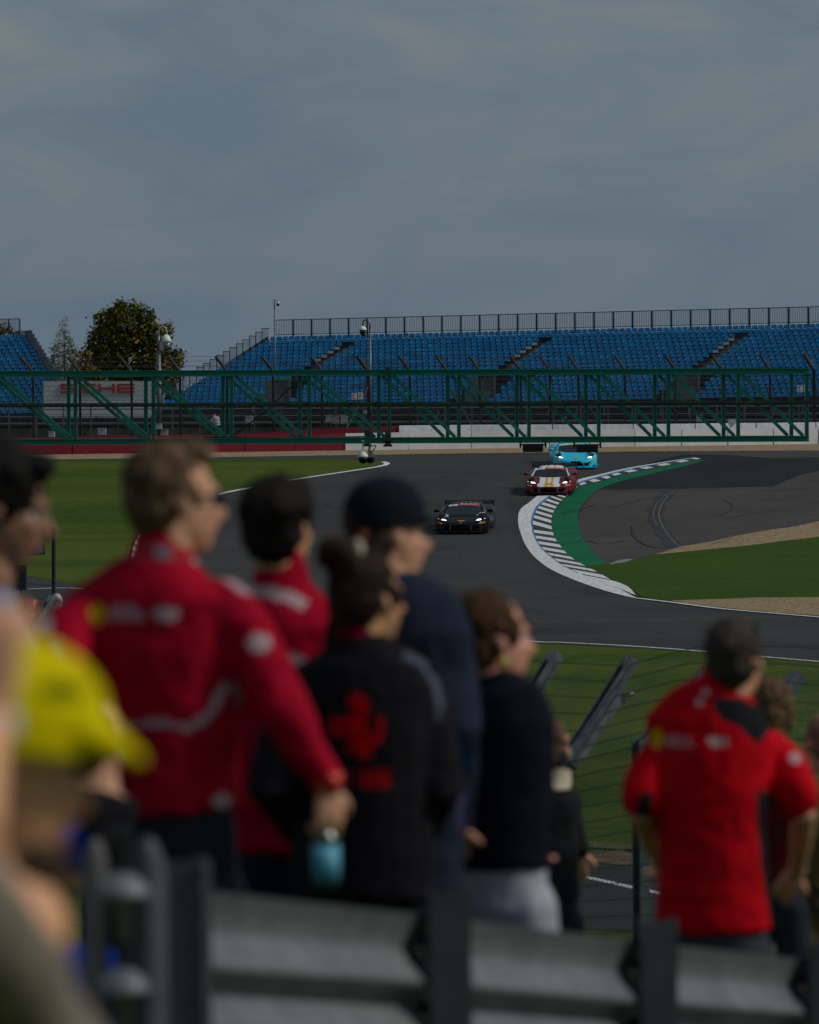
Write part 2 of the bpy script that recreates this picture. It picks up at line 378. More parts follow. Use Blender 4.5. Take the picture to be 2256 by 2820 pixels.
# rubber and skid marks
marks = []
marks += gline([(1846,1352),(1835,1362),(1812,1392),(1806,1423),(1818,1455),(1842,1487),(1862,1509)], [.60+.12*math.sin(i) for i in range(60)])
sheet_xy('tar_seam', marks, .020, rubber_m)
sheet_xy('seam_edge', gline([(1856,1354),(1843,1364),(1822,1392),(1815,1423),(1828,1455),(1851,1487),(1872,1507)], .05)+gline([(1838,1360),(1808,1390),(1800,1423),(1810,1450)], .03), .023, mat('seam_grey', (.12,.115,.11), .9, var=.3, scale=3))
sk = []
def arc(px, wd=.06): sk.extend(gline(px, wd))
arc([(1740,1450),(1745,1475),(1765,1495),(1800,1508),(1840,1512)], .09)
arc([(1650,1352),(1800,1349),(2050,1352),(2256,1345)], .05)
arc([(1680,1400),(1800,1372),(1950,1362),(2256,1368)], .04)
arc([(1975,1420),(2010,1408),(2015,1390),(1990,1378)], .05)
arc([(1640,1480),(1700,1472),(1760,1480)], .05)
arc([(1880,1495),(1960,1500),(2020,1482)], .05)
arc([(2000,1430),(2130,1408),(2256,1420)], .04)
arc([(1620,1490),(1660,1500),(1720,1490)], .06)
arc([(1900,1340),(2000,1350),(2120,1344),(2256,1352)], .05)
arc([(1544,1413),(1600,1402),(1640,1392)], .08); arc([(1548,1417),(1604,1406)], .08)
arc([(1550,1500),(1590,1494),(1612,1480)], .05)
sheet_xy('skid_mark', sk, .030, rubber_m)
sk = []
for i in range(9):
    x0 = 880+i*26; arc([(x0,1425+3*i),(x0+60,1380+2*i),(x0+190,1338),(x0+420,1300)], .10 if i % 3 else .16)
arc([(905,1415),(950,1385),(1010,1360)], .3); arc([(925,1418),(968,1390),(1020,1368)], .25)
sheet_xy('tyre_track', sk, .012, mat('tyre_track', (.040,.040,.040), .85, var=.2, scale=1, spec=.25))

racing = [(1500,1262),(1420,1290),(1360,1330),(1330,1380),(1325,1440),(1345,1510),(1400,1580),(1500,1645),(1650,1695),(1900,1735),(2256,1765),(2600,1790)]
sheet_xy('rubbered_line', gline(racing, 2.2), .0085, mat('rubbered_asphalt', (.041,.041,.041), .8, col2=(.050,.050,.049), scale=1.2, stretch=(.5,.5,1), detail=8, spec=.2))
sheet_xy('worn_grass', [gpoly([(1400,2326),(1500,2318),(1640,2322),(1760,2334),(1900,2352),(1900,2362),(1760,2346),(1640,2338),(1500,2334)]), gpoly([(430,1438),(480,1411),(540,1386),(545,1392),(490,1420),(445,1447)])], .020, mat('worn_turf', (.10,.085,.03), .95, col2=(.05,.075,.012), scale=2.5))
# ============================================================ BARRIER WALLS
def wallmat(name, c, c2):
    return mat2(name, [c, tuple(x*.85 for x in c), c2, c], .5, 1.6, rough=.85, stretch1=(1,1,.4), mixf=.35)
w_red = wallmat('red_wall_paint', (.22,.022,.040), (.14,.018,.03)); w_wht = wallmat('white_wall_paint', (.74,.745,.76), (.50,.51,.52))
w_wht2 = mat2('upper_white_wall', [(.80,.84,.90),(.66,.70,.75),(.74,.78,.84),(.20,.21,.21)], .6, 3.0, rough=.9, mixf=.35)
def wall(name, base, tops, th, m, label, back=0.0, joints=3.0, cap=None):
    """base: list of (px,py) on the ground, tops: photo y of the top edge"""
    W = [gpt(x, y) for x, y in base]; loc = W[len(W)//2]
    bs = []; tp = []
    for (x, y), p, ty in zip(base, W, tops):
        P = (F*1.0)/((p-CP).dot(CM @ Vector((0,0,-1)))); h = (y-ty)/P
        q = p+Vector((0, back, 0)); q.z = g(q.y); bs.append(q); tp.append(Vector((q.x, q.y, p.z+h)))
    root = thing(name, loc, label, 'barrier wall')
    # individual concrete units with a thin joint between them
    mb = MB()
    for i in range(len(bs)-1):
        n = max(1, round((bs[i+1]-bs[i]).length/joints))
        for k in range(n):
            a0, a1 = k/n, (k+1)/n-.012/joints*2
            p0, p1 = bs[i].lerp(bs[i+1], a0), bs[i].lerp(bs[i+1], a1); t0, t1 = tp[i].lerp(tp[i+1], a0), tp[i].lerp(tp[i+1], a1)
            j = random.uniform(-.012, .012); d = Vector((0, j, 0)); D_ = Vector((0, th, 0)); dn = Vector((0,0,-.15)); u = Vector((0,0,random.uniform(-.012,.008)))
            vs = [p0+d+dn, p1+d+dn, t1+d+u+Vector((0,.05,0)), t0+d+u+Vector((0,.05,0)), p0+D_+dn, p1+D_+dn, t1+D_+u-Vector((0,.05,0)), t0+D_+u-Vector((0,.05,0))]
            mb.add(vs, [(0,1,2,3),(5,4,7,6),(3,2,6,7),(0,3,7,4),(1,5,6,2)])
    mb.build('wall', m, root)
    return root, bs, tp
wall('barrier_wall', [(-600,1259),(0,1254),(400,1249),(950,1241)], [1212,1206,1200,1193], .6, w_red, 'long low dark red concrete wall beyond the left grass, under the green truss')
wall('barrier_wall', [(952,1241),(1300,1236),(1750,1230),(2256,1223),(2900,1214)], [1193,1187,1181,1178,1172], .6, w_wht, 'long white painted concrete wall behind the gravel on the right of the red wall')
wall('upper_barrier_wall', [(640,1245),(860,1242),(1020,1240),(1096,1239)], [1196,1183,1176,1172], .5, w_red, 'raised dark red block wall standing behind the low red and white walls', back=1.2, joints=4)
wall('upper_barrier_wall', [(1100,1239),(1300,1236),(1750,1230),(2256,1223),(2900,1214)], [1172,1170,1168,1163,1156], .5, w_wht2, 'stained bluish white block wall standing behind the low white wall', back=1.2, joints=4)
wall('upper_barrier_wall', [(40,1254),(340,1250)], [1205,1200], .4, w_red, 'short dark red wall behind the low red wall at the far left, below the left stand', back=1.5, joints=4)

# ============================================================ STANDS
seat_m = mat('seat_blue', (.0,.20,.46), .3, var=.22, scale=.8, coords='Object')
seat_m2 = mat('seat_blue_faded', (.010,.24,.50), .36, var=.18, scale=.8)
step_m = mat('stand_concrete', (.07,.072,.078), .9, var=.35, scale=1.5)
steel_d = mat('dark_steel', (.045,.048,.055), .5, metal=.4, var=.2)
steel_g = mat('galvanised_steel', (.16,.17,.18), .45, metal=.6, var=.2, scale=4)
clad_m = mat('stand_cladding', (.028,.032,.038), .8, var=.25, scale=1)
grey_panel = mat('grey_panel', (.17,.185,.20), .8, var=.15, scale=2)
yel_m = mat('yellow_edge', (.45,.27,.06), .8, var=.3, scale=4); sign_w = mat('sign_white', (.62,.63,.64), .6, var=.06)
def seat_mb(s=.45):
    mb = MB(); h = s/2
    # pan
    mb.add([(-h,-.02,.0),(h,-.02,.0),(h,.34,-.02),(-h,.34,-.02),(-h*.9,-.05,.05),(h*.9,-.05,.05),(h*.9,.32,.02),(-h*.9,.32,.02)],
           [(0,3,2,1),(4,5,6,7),(0,1,5,4),(1,2,6,5),(3,0,4,7)], 0, True)
    # curved back shell, 5 columns x 4 rows, with thickness
    cols = [-1,-.6,0,.6,1]; rows = [(.045,.31),(.12,.345),(.215,.375),(.262,.385)]
    vs = []
    for z, y in rows:
        for c in cols:
            k = .86 if z > .25 else 1
            vs.append((c*h*.92*k, y-.055*c*c-(.0 if abs(c) < .9 else .02), z+(.02*(1-abs(c)) if z > .25 else 0)))
    n = len(vs); vs += [(x, y+.035, z) for x, y, z in vs]
    fs = []
    for r in range(3):
        for c in range(4):
            a = r*5+c; fs.append((a, a+1, a+6, a+5)); fs.append((n+a, n+a+5, n+a+6, n+a+1))
    for c in range(4): fs.append((15+c, 16+c, n+16+c, n+15+c))
    for r in range(3): fs.append((r*5, r*5+5, n+r*5+5, n+r*5)); fs.append((r*5+4, n+r*5+4, n+r*5+9, r*5+9))
    mb.add(vs, fs, 0, True)
    return mb
def make_stand(tag_, A, Bv, rows, rowstep, seatstep, n0, n1, gap, label, rail_pts=None, rail_h=1.1):
    """A: bottom seat of column 0, seatstep: vector per seat, rowstep: vector per row; n0/n1: seat range"""
    root = thing('grandstand', A, label, 'grandstand')
    yaw = math.atan2(seatstep.y, seatstep.x); rot = Matrix.Rotation(yaw, 3, 'Z')
    sw = seatstep.length*.97
    pos = []
    for r in range(rows):
        for c in range(n0(r), n1(r)):
            if gap(r, c): continue
            pos.append((A+rowstep*r+seatstep*c, r, c))
    pos.sort(key=lambda q: (q[0]-CP).length)
    pm = seat_mb(sw); me0 = None
    for i, (p, r, c) in enumerate(pos[:100]):
        if i == 0:
            o = pm.build('seat', seat_m, root, xf=Matrix.Translation(A)) ; me0 = o
            o['label'] = 'blue plastic stadium seat'
        else:
            o = me0.copy(); COL.objects.link(o); o.parent = root
        o.location = p-A; o.rotation_euler = (0, 0, yaw)
    big = MB()
    for p, r, c in pos[100:]:
        k = random.uniform(-.03, .03); rr = rot @ Matrix.Rotation(k, 3, 'X')
        b = len(big.v); big.v += [p+rr @ v for v in pm.v]
        mi = 1 if random.random() < .2 else 0
        for f in pm.f: big.f.append([b+i for i in f]); big.m.append(mi); big.sm.append(True)
    o = big.build('seat_rows', [seat_m, seat_m2], root); o['kind'] = 'stuff'
    # concrete steps under the seats
    st = MB(); sd_ = seatstep.normalized()
    flat = Vector((rowstep.x, rowstep.y, 0))
    for r in range(rows+1):
        a = A+rowstep*r+seatstep*(n0(min(r, rows-1))-.6)-flat*.15; b = A+rowstep*r+seatstep*(n1(min(r, rows-1))+.2)-flat*.15
        a.z -= .40; b.z -= .40; dz = Vector((0,0,-rowstep.z-.02)); dd = flat*1.02
        st.add([a+dz, b+dz, b, a, a+dd, b+dd], [(0,1,2,3), (3,2,5,4)])
    st.build('terrace_steps', step_m, root)
    return root, pos
# --- main stand
A = pt(438, 1124, 36.2)
B = pt(2256, 1090, 37.9)
seatdir = (B-A); 
ns = (2256-438)/18.0
sstep = seatdir/ns
C = pt(750, 936, 36.2*(1-14.8/292.))
rowstep = (C-A)/17.0
AIS = [30.8, 59.5, 89.6]     # seat index of the aisles at row 15
def col_at(px, py, r):
    """seat index whose projection is nearest px on row r"""
    best = min(range(-5, 130), key=lambda c: abs(proj(A+rowstep*r+sstep*c)[0]-px)); return best
AIS_TOP = [col_at(952, 940, 15), col_at(1490, 935, 15), col_at(2040, 925, 15)]
def gap(r, c):
    for a in AIS_TOP:
        if 4 <= r <= 15 and a <= c <= a+1: return True
        if r < 6 and a <= c <= a+4+(1 if r < 3 else 0): return True
    return False
NR = col_at(2256, 900, 17)+6
stand, pos = make_stand('main', A, B, 18, rowstep, sstep, lambda r: 0, lambda r: NR+int((17-r)*1.1), gap,
    'long grandstand of empty blue seats behind the white wall, on the right of the tree')
def SP(r, c, dz=0.0): p = A+rowstep*r+sstep*c; return Vector((p.x, p.y, p.z+dz))
flat = Vector((rowstep.x, rowstep.y, 0))
# aisle steps, numbers and yellow nosings
for a in AIS_TOP:
    ms = MB(); my = MB(); mw = MB()
    for r in range(4, 16):
        for hlf in (0, 1):
            p0 = SP(r, a-.4, -.40+.15*hlf)+flat*(.5*hlf-.15); p1 = SP(r, a+1.5, -.40+.15*hlf)+flat*(.5*hlf-.15)
            ms.beam(p0, p1, .5, .16)
        if r in (12, 13): m1 = MB(); m1.beam(SP(r, a+.1, -.22)-flat*.15, SP(r, a+1.7, -.22)-flat*.15, .25, .05); m1.build('step_nosing', yel_m, stand)
        if r in (11, 12, 13, 14):
            m1 = MB(); m1.beam(SP(r, a-.5, .10)-flat*.1, SP(r, a+.35, .10)-flat*.1, .02, .22); m1.build('row_number_sign', sign_w, stand)
    ms.build('aisle_steps', mat('aisle_step', (.17,.155,.13), .9, var=.3, scale=1.5), stand);
    # vomitory: panels, dark opening and rails
    mv = MB(); mr = MB(); md = MB()
    for r in range(0, 6):
        p0 = SP(r, a-.6, -.5); h = .95
        mv.add([SP(r, a+1.0, -.5), SP(r, a+4.9, -.5), SP(r, a+4.9, .55), SP(r, a+1.0, .55)], [(0,1,2,3)]) if r in (1,) else None
    mv.beam(SP(0, a+.9, -.7), SP(0, a+.9, 1.5), .08, .08); mv.beam(SP(2, a+4.7, -1.0), SP(2, a+4.7, 1.3), .1, .1)
    for c0, c1, r0, h in ((.8, 2.2, 2, 1.3), (2.25, 3.0, 2, 1.15), (3.05, 4.6, 2, 1.45)):
        mv.add([SP(r0, a+c0, -.9), SP(r0, a+c1, -.9), SP(r0, a+c1, h), SP(r0, a+c0, h)], [(0,1,2,3)])
        mv.add([SP(r0, a+c0, -.9)+flat*.1, SP(r0, a+c1, -.9)+flat*.1, SP(r0, a+c1, h)+flat*.1, SP(r0, a+c0, h)+flat*.1], [(3,2,1,0)])
    for k in range(5): mr.beam(SP(2, a+3.1+k*.37, -.4)-flat*.1, SP(2, a+3.1+k*.37, 1.5)-flat*.1, .05, .05)
    mr.beam(SP(2, a+3.0, 1.5)-flat*.1, SP(2, a+4.6, 1.5)-flat*.1, .05, .05)
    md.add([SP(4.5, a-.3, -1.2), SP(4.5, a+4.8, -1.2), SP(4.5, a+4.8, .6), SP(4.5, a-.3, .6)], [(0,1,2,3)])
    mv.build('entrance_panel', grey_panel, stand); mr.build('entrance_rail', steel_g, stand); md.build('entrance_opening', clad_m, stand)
    me_ = MB(); me_.box(SP(2, a+3.7, 1.42)-flat*.25, (1.5, .05, .16)); me_.build('exit_sign', mat('exit_green', (.03,.25,.12), .5), stand)
# top railing panels
t0, t1 = SP(17.6, -.2), SP(17.6, NR)
pl = 22.6*0+ (pt(806,900,36.2*.95)-pt(753,900,36.2*.95)).length
npan = int((t1-t0).length/pl)
rail0 = None; rd = (t1-t0).normalized()
def railing_panel(a, b, h, nb, zlow=.12, post=.09):
    mb = MB(); up = Vector((0,0,1)); mb.beam(a+up*h, b+up*h, .06, .06); mb.beam(a+up*zlow, b+up*zlow, .05, .05)
    mb.beam(a-up*.3, a+up*h, post, post)
    for k in range(1, nb): p = a.lerp(b, k/nb); mb.beam(p+up*zlow, p+up*h, .03, .03)
    return mb
for i in range(npan):
    a_ = t0+rd*pl*i; b_ = a_+rd*pl
    a_.z += .10; b_.z += .10
    if rail0 is None: rail0 = railing_panel(a_, b_, 1.30, 11, post=.15).build('railing_panel', steel_d, stand); pa = a_
    else:
        o = rail0.copy(); COL.objects.link(o); o.parent = stand; o.location = a_-pa
# stepped side railing at the left end
for r in range(1, 18):
    a_ = SP(r-.35, -1.3); b_ = SP(r+.75, -1.3); b_.z = a_.z
    railing_panel(a_, b_, 1.05, 6, post=.06).build('side_railing', steel_d, stand)
# skirt below the first row, posts and pipes
sk_ = MB(); c0, c1 = SP(-.5, -1.5, -.45), SP(-.5, NR+22, -.45)
gz = g(300)
sk_.add([c0, c1, Vector((c1.x, c1.y, gz-.2)), Vector((c0.x, c0.y, gz-.2))], [(0,1,2,3)])
e0 = SP(17.8, -1.5, .1); sk_.add([c0, Vector((c0.x, c0.y, gz-.2)), Vector((e0.x, e0.y, gz-.2)), e0], [(0,1,2,3)])
sk_.build('skirt', clad_m, stand)
pp = MB()
L_ = (c1-c0).length; d_ = (c1-c0).normalized()
for i in range(int(L_/2.1)):
    p = c0+d_*(i*2.1)-flat*.3; pp.beam(p, Vector((p.x, p.y, gz)), .09, .09)
for z in (-.7, -1.3): pp.beam(c0-flat*.3+Vector((0,0,z)), c1-flat*.3+Vector((0,0,z)), .05, .05)
pp.build('skirt_posts', steel_g, stand)

# --- left stand
A2 = pt(184, 1136, 36.5); C2 = pt(60, 929, 36.5*(1-16.0/290)); rs2 = (C2-A2)/19.0
ss2 = (pt(0, 1139, 36.3)-A2)/((184)/19.6)
root2 = thing('grandstand', A2, 'grandstand of empty blue seats cut off by the left edge of the photo', 'grandstand')
yaw2 = math.atan2(-ss2.y, -ss2.x); pm = seat_mb(ss2.length*.93); rot2 = Matrix.Rotation(yaw2, 3, 'Z')
pos2 = [A2+rs2*r+ss2*c for r in range(20) for c in range(0, 24)]; pos2.sort(key=lambda p: abs(p.x-A2.x)+.0*p.y)
first = None
for p in pos2[:100]:
    if first is None: o = first = pm.build('seat', seat_m, root2, xf=Matrix.Translation(A2)); o['label'] = 'blue plastic stadium seat'
    else: o = first.copy(); COL.objects.link(o); o.parent = root2
    o.location = p-A2; o.rotation_euler = (0, 0, yaw2)
big = MB()
for p in pos2[100:]:
    b = len(big.v); big.v += [p+rot2 @ v for v in pm.v]; mi = 1 if random.random() < .2 else 0
    for f in pm.f: big.f.append([b+i for i in f]); big.m.append(mi); big.sm.append(True)
o = big.build('seat_rows', [seat_m, seat_m2], root2); o['kind'] = 'stuff'
fl2 = Vector((rs2.x, rs2.y, 0)); st = MB(); side = MB()
for r in range(21):
    a = A2+rs2*r-ss2*.7-fl2*.15; b = A2+rs2*r+ss2*24-fl2*.15; a.z -= .4; b.z -= .4
    st.add([a+Vector((0,0,-rs2.z-.02)), b+Vector((0,0,-rs2.z-.02)), b, a, a+fl2*1.02, b+fl2*1.02], [(1,0,3,2),(2,3,4,5)])
    if r < 20:
        q = A2+rs2*r-ss2*.85; q.z += .55 ; q2 = q+fl2*1.05
        w_ = -ss2*.75
        side.prism([q-Vector((0,0,1.1)), q2-Vector((0,0,1.1)), q2, q], w_)
st.build('terrace_steps', step_m, root2); side.build('stepped_side_wall', grey_panel if False else mat('stair_side', (.17,.18,.195), .8, var=.2, scale=1), root2)
a_ = A2+rs2*19.8; b_ = a_+ss2*10
nn = 6; dd = (b_-a_)/nn
for i in range(nn): railing_panel(a_+dd*i, a_+dd*(i+1), 1.25, 8, post=.1).build('railing_panel', steel_d, root2)
sk_ = MB(); c0 = A2-ss2*1.6-fl2*.5; c1 = A2+ss2*24-fl2*.5; c0.z = A2.z-.42; c1.z = c0.z
sk_.add([c0, c1, Vector((c1.x, c1.y, gz-.2)), Vector((c0.x, c0.y, gz-.2))], [(3,2,1,0)])
e0 = A2+rs2*20-ss2*.8; sk_.add([c0, Vector((c0.x, c0.y, gz-.2)), Vector((e0.x, e0.y, gz-.2)), e0], [(0,1,2,3)])
sk_.build('skirt', clad_m, root2)
pp = MB()
for i in range(8): p = c0.lerp(c1, i/8*.7+.03)-fl2*.2; pp.beam(p, Vector((p.x, p.y, gz)), .1, .1)
pp.build('skirt_posts', steel_g, root2)
# ============================================================ GREEN TRUSS GANTRY
def green_steel():
    m = mat2('green_steel', [(.004,.17,.12),(.010,.23,.165),(.006,.20,.145),(.10,.055,.025)], 1.2, 1.1, rough=.45, mixf=0.0)
    t = m.node_tree
    for n in t.nodes:
        if n.type == 'VALTORGB' and n.color_ramp.elements[1].color[0] > .05: n.color_ramp.elements[0].position = .60; n.color_ramp.elements[1].position = .68
        if n.type == 'MIX_RGB': n.inputs[0].default_value = .6
    t.nodes['Principled BSDF'].inputs['Specular IOR Level'].default_value = .4
    return m
gs = green_steel(); gs_dark = mat('green_steel_grime', (.02,.045,.03), .7, var=.5, scale=3)
TP = 110.0
gan = thing('truss_gantry', pt(1128, 1215, TP), 'long green steel lattice truss spanning above the track in front of the stands', 'gantry')
far_off = Vector((-.27, 1.15, 0))
def yt(x): return 1029.5-7.8*x/2228.0
def yb(x): return 1217.5-9.5*x/2228.0
def ym(x): return (yt(x)+yb(x))/2-6.0
xv = [-870,-655,-440,-222,-7,208,423,638,852,1072,1264,1457,1649,1841,2033,2222]
Y3 = Vector((0,1,0)); Z3 = Vector((0,0,1))
for side, off in (('front', Vector((0,0,0))), ('back', far_off)):
    for nm, fy, w, h in (('top_chord', yt, .14, .145), ('bottom_chord', yb, .14, .150), ('middle_rail', ym, .09, .075)):
        for xa, xb in ((-950, 1066), (1070, 2228)):
            a, b = pt(xa, fy(xa), TP)+off, pt(xb, fy(xb), TP)+off
            mb = MB(); mb.ibeam(a, b, w, h, Z3, .02) if nm != 'middle_rail' else mb.beam(a, b, w, h)
            if nm == 'middle_rail': mb.beam(a+Z3*.03+Vector((0,-.05,0)), b+Z3*.03+Vector((0,-.05,0)), .02, .06)
            mb.build(nm, gs_dark if nm == 'middle_rail' else gs, gan)
    for i, x in enumerate(xv):
        a, b = pt(x, yt(x)+7, TP)+off, pt(x, yb(x)-7, TP)+off
        MB().ibeam(a, b, .085, .095, Vector((1,0,0)), .015).build('upright', gs, gan)
        if i < len(xv)-1:
            x2 = xv[i+1]; a, b = pt(x+10, yt(x)+8, TP)+off+Y3*.03, pt(x2-10, yb(x2)-8, TP)+off+Y3*.03
            MB().beam(a, b, .085, .085).build('diagonal_brace', gs, gan)
for i, x in enumerate(xv):
    for fy in (yt, yb):
        a = pt(x, fy(x), TP); MB().beam(a, a+far_off, .08, .08).build('cross_tie', gs, gan)
mb = MB()
for x in (1040, 1068):
    a = pt(x, 1206, TP)+(far_off if x == 1040 else Vector((0,0,0))); mb = MB(); mb.box(a+Vector((0,0,.0)), (.14,.2,.36)); mb.box(a+Vector((0,0,-.19)), (.22,.22,.06)); mb.box(a+Vector((0,0,-.10)), (.17,.2,.05)); mb.build('splice_bracket', gs_dark, gan)
a = pt(1068, 1023, TP); MB().box(a, (.10,.2,.22)).build('splice_bracket', gs_dark, gan)
for x in (-930, -860):
    a = pt(x, yb(x), TP)
    for off in (Vector((0,0,0)), far_off): MB().beam(Vector((a.x+off.x, a.y+off.y, g(a.y)-.2)), a+off, .16, .16).build('support_leg', gs, gan)
blk = mat('black_rubber', (.012,.012,.014), .55)
mb = MB(); mb.tube([pt(846,1038,TP)+far_off*.5, pt(800,1078,TP)+far_off*.5, pt(745,1132,TP)+far_off*.5, pt(690,1172,TP)+far_off*.5, pt(648,1207,TP)+far_off*.5], .018, 6)
tag(mb.build('cable', blk, None, pt(745,1132,TP)), 'black cable slung diagonally through the green truss', 'cable')
mb = MB(); mb.tube([pt(560,1204,TP), pt(800,1206,TP), pt(1010,1202,TP)], .016, 6); mb.box(pt(1020,1202,TP), (.10,.06,.05))
tag(mb.build('cable', blk, None, pt(800,1206,TP)), 'black cable lying along the bottom chord of the truss, ending in a small pale box', 'cable')

# dome cameras under the truss
white_pl = mat('white_plastic', (.82,.84,.86), .5); grey_pl = mat('grey_plastic', (.42,.46,.45), .5); smoke = mat('smoked_dome', (.008,.009,.013), .3, spec=.3)
def dome(x, y, P, off, body, label, r=.105):
    c = pt(x, y, P)+off; root = thing('dome_camera', c, label, 'camera', None)
    MB().lathe(c, [(.02,.02+r*1.35),(.028,r*1.30),(.05,r*1.05),(r*.78,r*.75),(r*.98,r*.35),(r*1.02,.02),(r*1.0,0)]).build('housing', body, root)
    MB().lathe(c, [(r*.95,0),(r*.93,-r*.45),(r*.80,-r*.85),(r*.5,-r*1.15),(r*.15,-r*1.27)]).build('dome', smoke, root)
    top = pt(x, y, P).z; mb = MB(); mb.tube([c+Vector((0,0,r*1.2)), c+Vector((0,0,.40))], .02, 8); mb.tube([c+Vector((0,0,.40)), c+Vector((0,0,.425))], .05, 8)
    mb.build('stem', body, root); return root
dome(1000, 1259, TP, Vector((0,0,0)), white_pl, 'white dome camera hanging under the green truss, the left one of the pair', .128)
dome(1019, 1260, TP, Vector((0,.35,0)), grey_pl, 'grey dome camera hanging under the green truss behind the white one', .122)
mb = MB(); c = pt(1020,1235,TP); mb.tube(crom([tuple(pt(x,y,TP)+Vector((0,.2,0))) for x, y in ((1006,1222),(1020,1229),(1034,1227),(1034,1232),(1022,1245),(1014,1240),(1018,1228))], 4), .012, 6)
tag(mb.build('cable', blk, None, c), 'looped black cables above the two dome cameras', 'cable')
# black flood lamps under the truss
for x0, x1, y0, y1, lb in ((1439,1497,1222,1245,'black box lamp hanging under the truss left of the light blue car'), (1587,1648,1223,1246,'black box lamp hanging under the truss in front of the light blue car roof')):
    c = pt((x0+x1)/2, (y0+y1)/2, TP); wd = (x1-x0)/TP; ht = (y1-y0)/TP; root = thing('flood_lamp', c, lb, 'lamp', 'black box lamps hanging under the truss')
    mb = MB(); mb.add([c+Vector(v) for v in ((-wd/2,-.12,ht/2),(wd/2,-.12,ht/2),(wd/2,.14,ht/2),(-wd/2,.14,ht/2),(-wd/2*.93,-.10,-ht/2),(wd/2*.93,-.10,-ht/2),(wd/2*.93,.1,-ht/2),(-wd/2*.93,.1,-ht/2))], [(3,2,1,0),(4,5,6,7),(0,1,5,4),(1,2,6,5),(2,3,7,6),(3,0,4,7)])
    for k in range(4): mb.beam(c+Vector((-wd/2,-.125,ht/2-.04-.045*k)), c+Vector((wd/2,-.125,ht/2-.04-.045*k)), .01, .008)
    mb.build('housing', blk, root)
    mb = MB()
    for s in (-1, 1):
        mb.beam(c+Vector((s*(wd/2+.05),0,ht/2-.10)), c+Vector((s*(wd/2+.05),0,ht/2+.05)), .05, .04); mb.beam(c+Vector((s*wd/2,0,ht/2-.02)), c+Vector((s*(wd/2+.07),0,ht/2-.02)), .04, .03); mb.box(c+Vector((s*(wd/2+.06),0,ht/2+.05)), (.12,.1,.03))
    mb.build('bracket', blk, root)

# ============================================================ FAR CATCH FENCE
post_m = mat('weathered_post', (.055,.055,.062), .7, metal=.3, var=.35, scale=2); wire_m = mat('fence_wire', (.07,.072,.08), .6, metal=.4)
FP = 54.5
def wally(x):
    T = [(-600,1259),(0,1254),(400,1249),(950,1241),(1300,1236),(1750,1230),(2256,1223),(2900,1214)]
    for (a, b), (c, d) in zip(T, T[1:]):
        if x <= c: return b+(d-b)*(x-a)/(c-a)
    return T[-1][1]
def PB(x, back):
    p = gpt(x, wally(x)); return F/((p-CP).dot(CM @ Vector((0,0,-1)))+back)
def fpt(x, y, back=1.9): return pt(x, y, PB(x, back))
cf = thing('catch_fence', pt(1128, 1180, FP), 'tall debris fence with cranked posts and taut wires behind the far barrier walls', 'fence')
fx = [-180,-45,93,222,364,498,627,754,888,1016,1130,1233,1323,1436,1516,1595,1723,1861,1990,2122,2243,2370]
for i, x in enumerate(fx):
    tl = -8*(x/2256.0); b = fpt(x, 1200+tl*2); e_ = fpt(x-2, 1024+tl); t = fpt(x-31, 985+tl)+Vector((0,-.6,0))
    big_ = x in (1016, 2243); mb = MB(); wd = .17 if big_ else .12
    mb.ibeam(Vector((b.x, b.y, g(b.y)-.2)), e_, wd, wd, Vector((1,0,0)), .02); mb.beam(e_, t, wd, wd*.9)
    mb.build('fence_post', post_m, cf)
    if x in (1016, 1233, 1595, 2243):   # raking stays
        q = fpt(x+(70 if x != 1016 else -62), 1178) ; MB().beam(fpt(x, 1085 if x == 1595 else 1060), Vector((q.x, q.y-.2, q.z)), .10, .10).build('stay', post_m, cf)
mw = MB()
for k in range(13):
    y = 1012+k*13
    a, b = fpt(-180, y+2)-Vector((0,.12,0)), fpt(2370, y-12)-Vector((0,.12,0)); mw.beam(a, b, .018, .018)
for k in range(3):
    a, b = fpt(-210, 986+k*12)-Vector((0,.6-.2*k,0)), fpt(2340, 976+k*12)-Vector((0,.6-.2*k,0)); mw.beam(a, b, .016, .016)
mw.build('wires', wire_m, cf)
# mesh of thin crossing wires
def net(name, a, b, z0f, z1f, cell, r, m, root, W=None):
    """diagonal crossing wires between posts from a to b (2D), heights by functions of fraction"""
    mb = MB(); Ln = (Vector(b)-Vector(a)).length; n = int(Ln/cell)
    H = z1f(0)-z0f(0)
    for s in (1, -1):
        for i in range(-int(H/cell)-1, n+int(H/cell)+1):
            s0, s1 = i*cell, i*cell+s*H; h0, h1 = 0.0, 1.0
            if s0 == s1: continue
            def clip(sv): return (sv-s0)/(s1-s0)
            lo, hi = sorted((clip(0), clip(Ln))); h0 = max(0, lo); h1 = min(1, hi)
            if h1 <= h0: continue
            def P_(h):
                f = (s0+(s1-s0)*h)/Ln; q = Vector(a).lerp(Vector(b), f); return Vector((q.x, q.y, z0f(f)+h*(z1f(f)-z0f(f))))
            p, q = P_(h0), P_(h1); d = (q-p); 
            if d.length < .05: continue
            u = Vector((0,1,0)) if W is None else W; v = d.normalized().cross(u).normalized()*r
            mb.add([p-v, q-v, q+v, p+v], [(0,1,2,3)])
    return mb.build(name, m, root)
pa_, pb_ = fpt(-180, 1190), fpt(2370, 1180); zt0, zt1 = fpt(-180, 1024).z, fpt(2370, 1014).z
net('mesh', (pa_.x, pa_.y, 0), (pb_.x, pb_.y, 0), lambda f: 4.6, lambda f: zt0+(zt1-zt0)*f, .32, .0035, wire_m, cf)

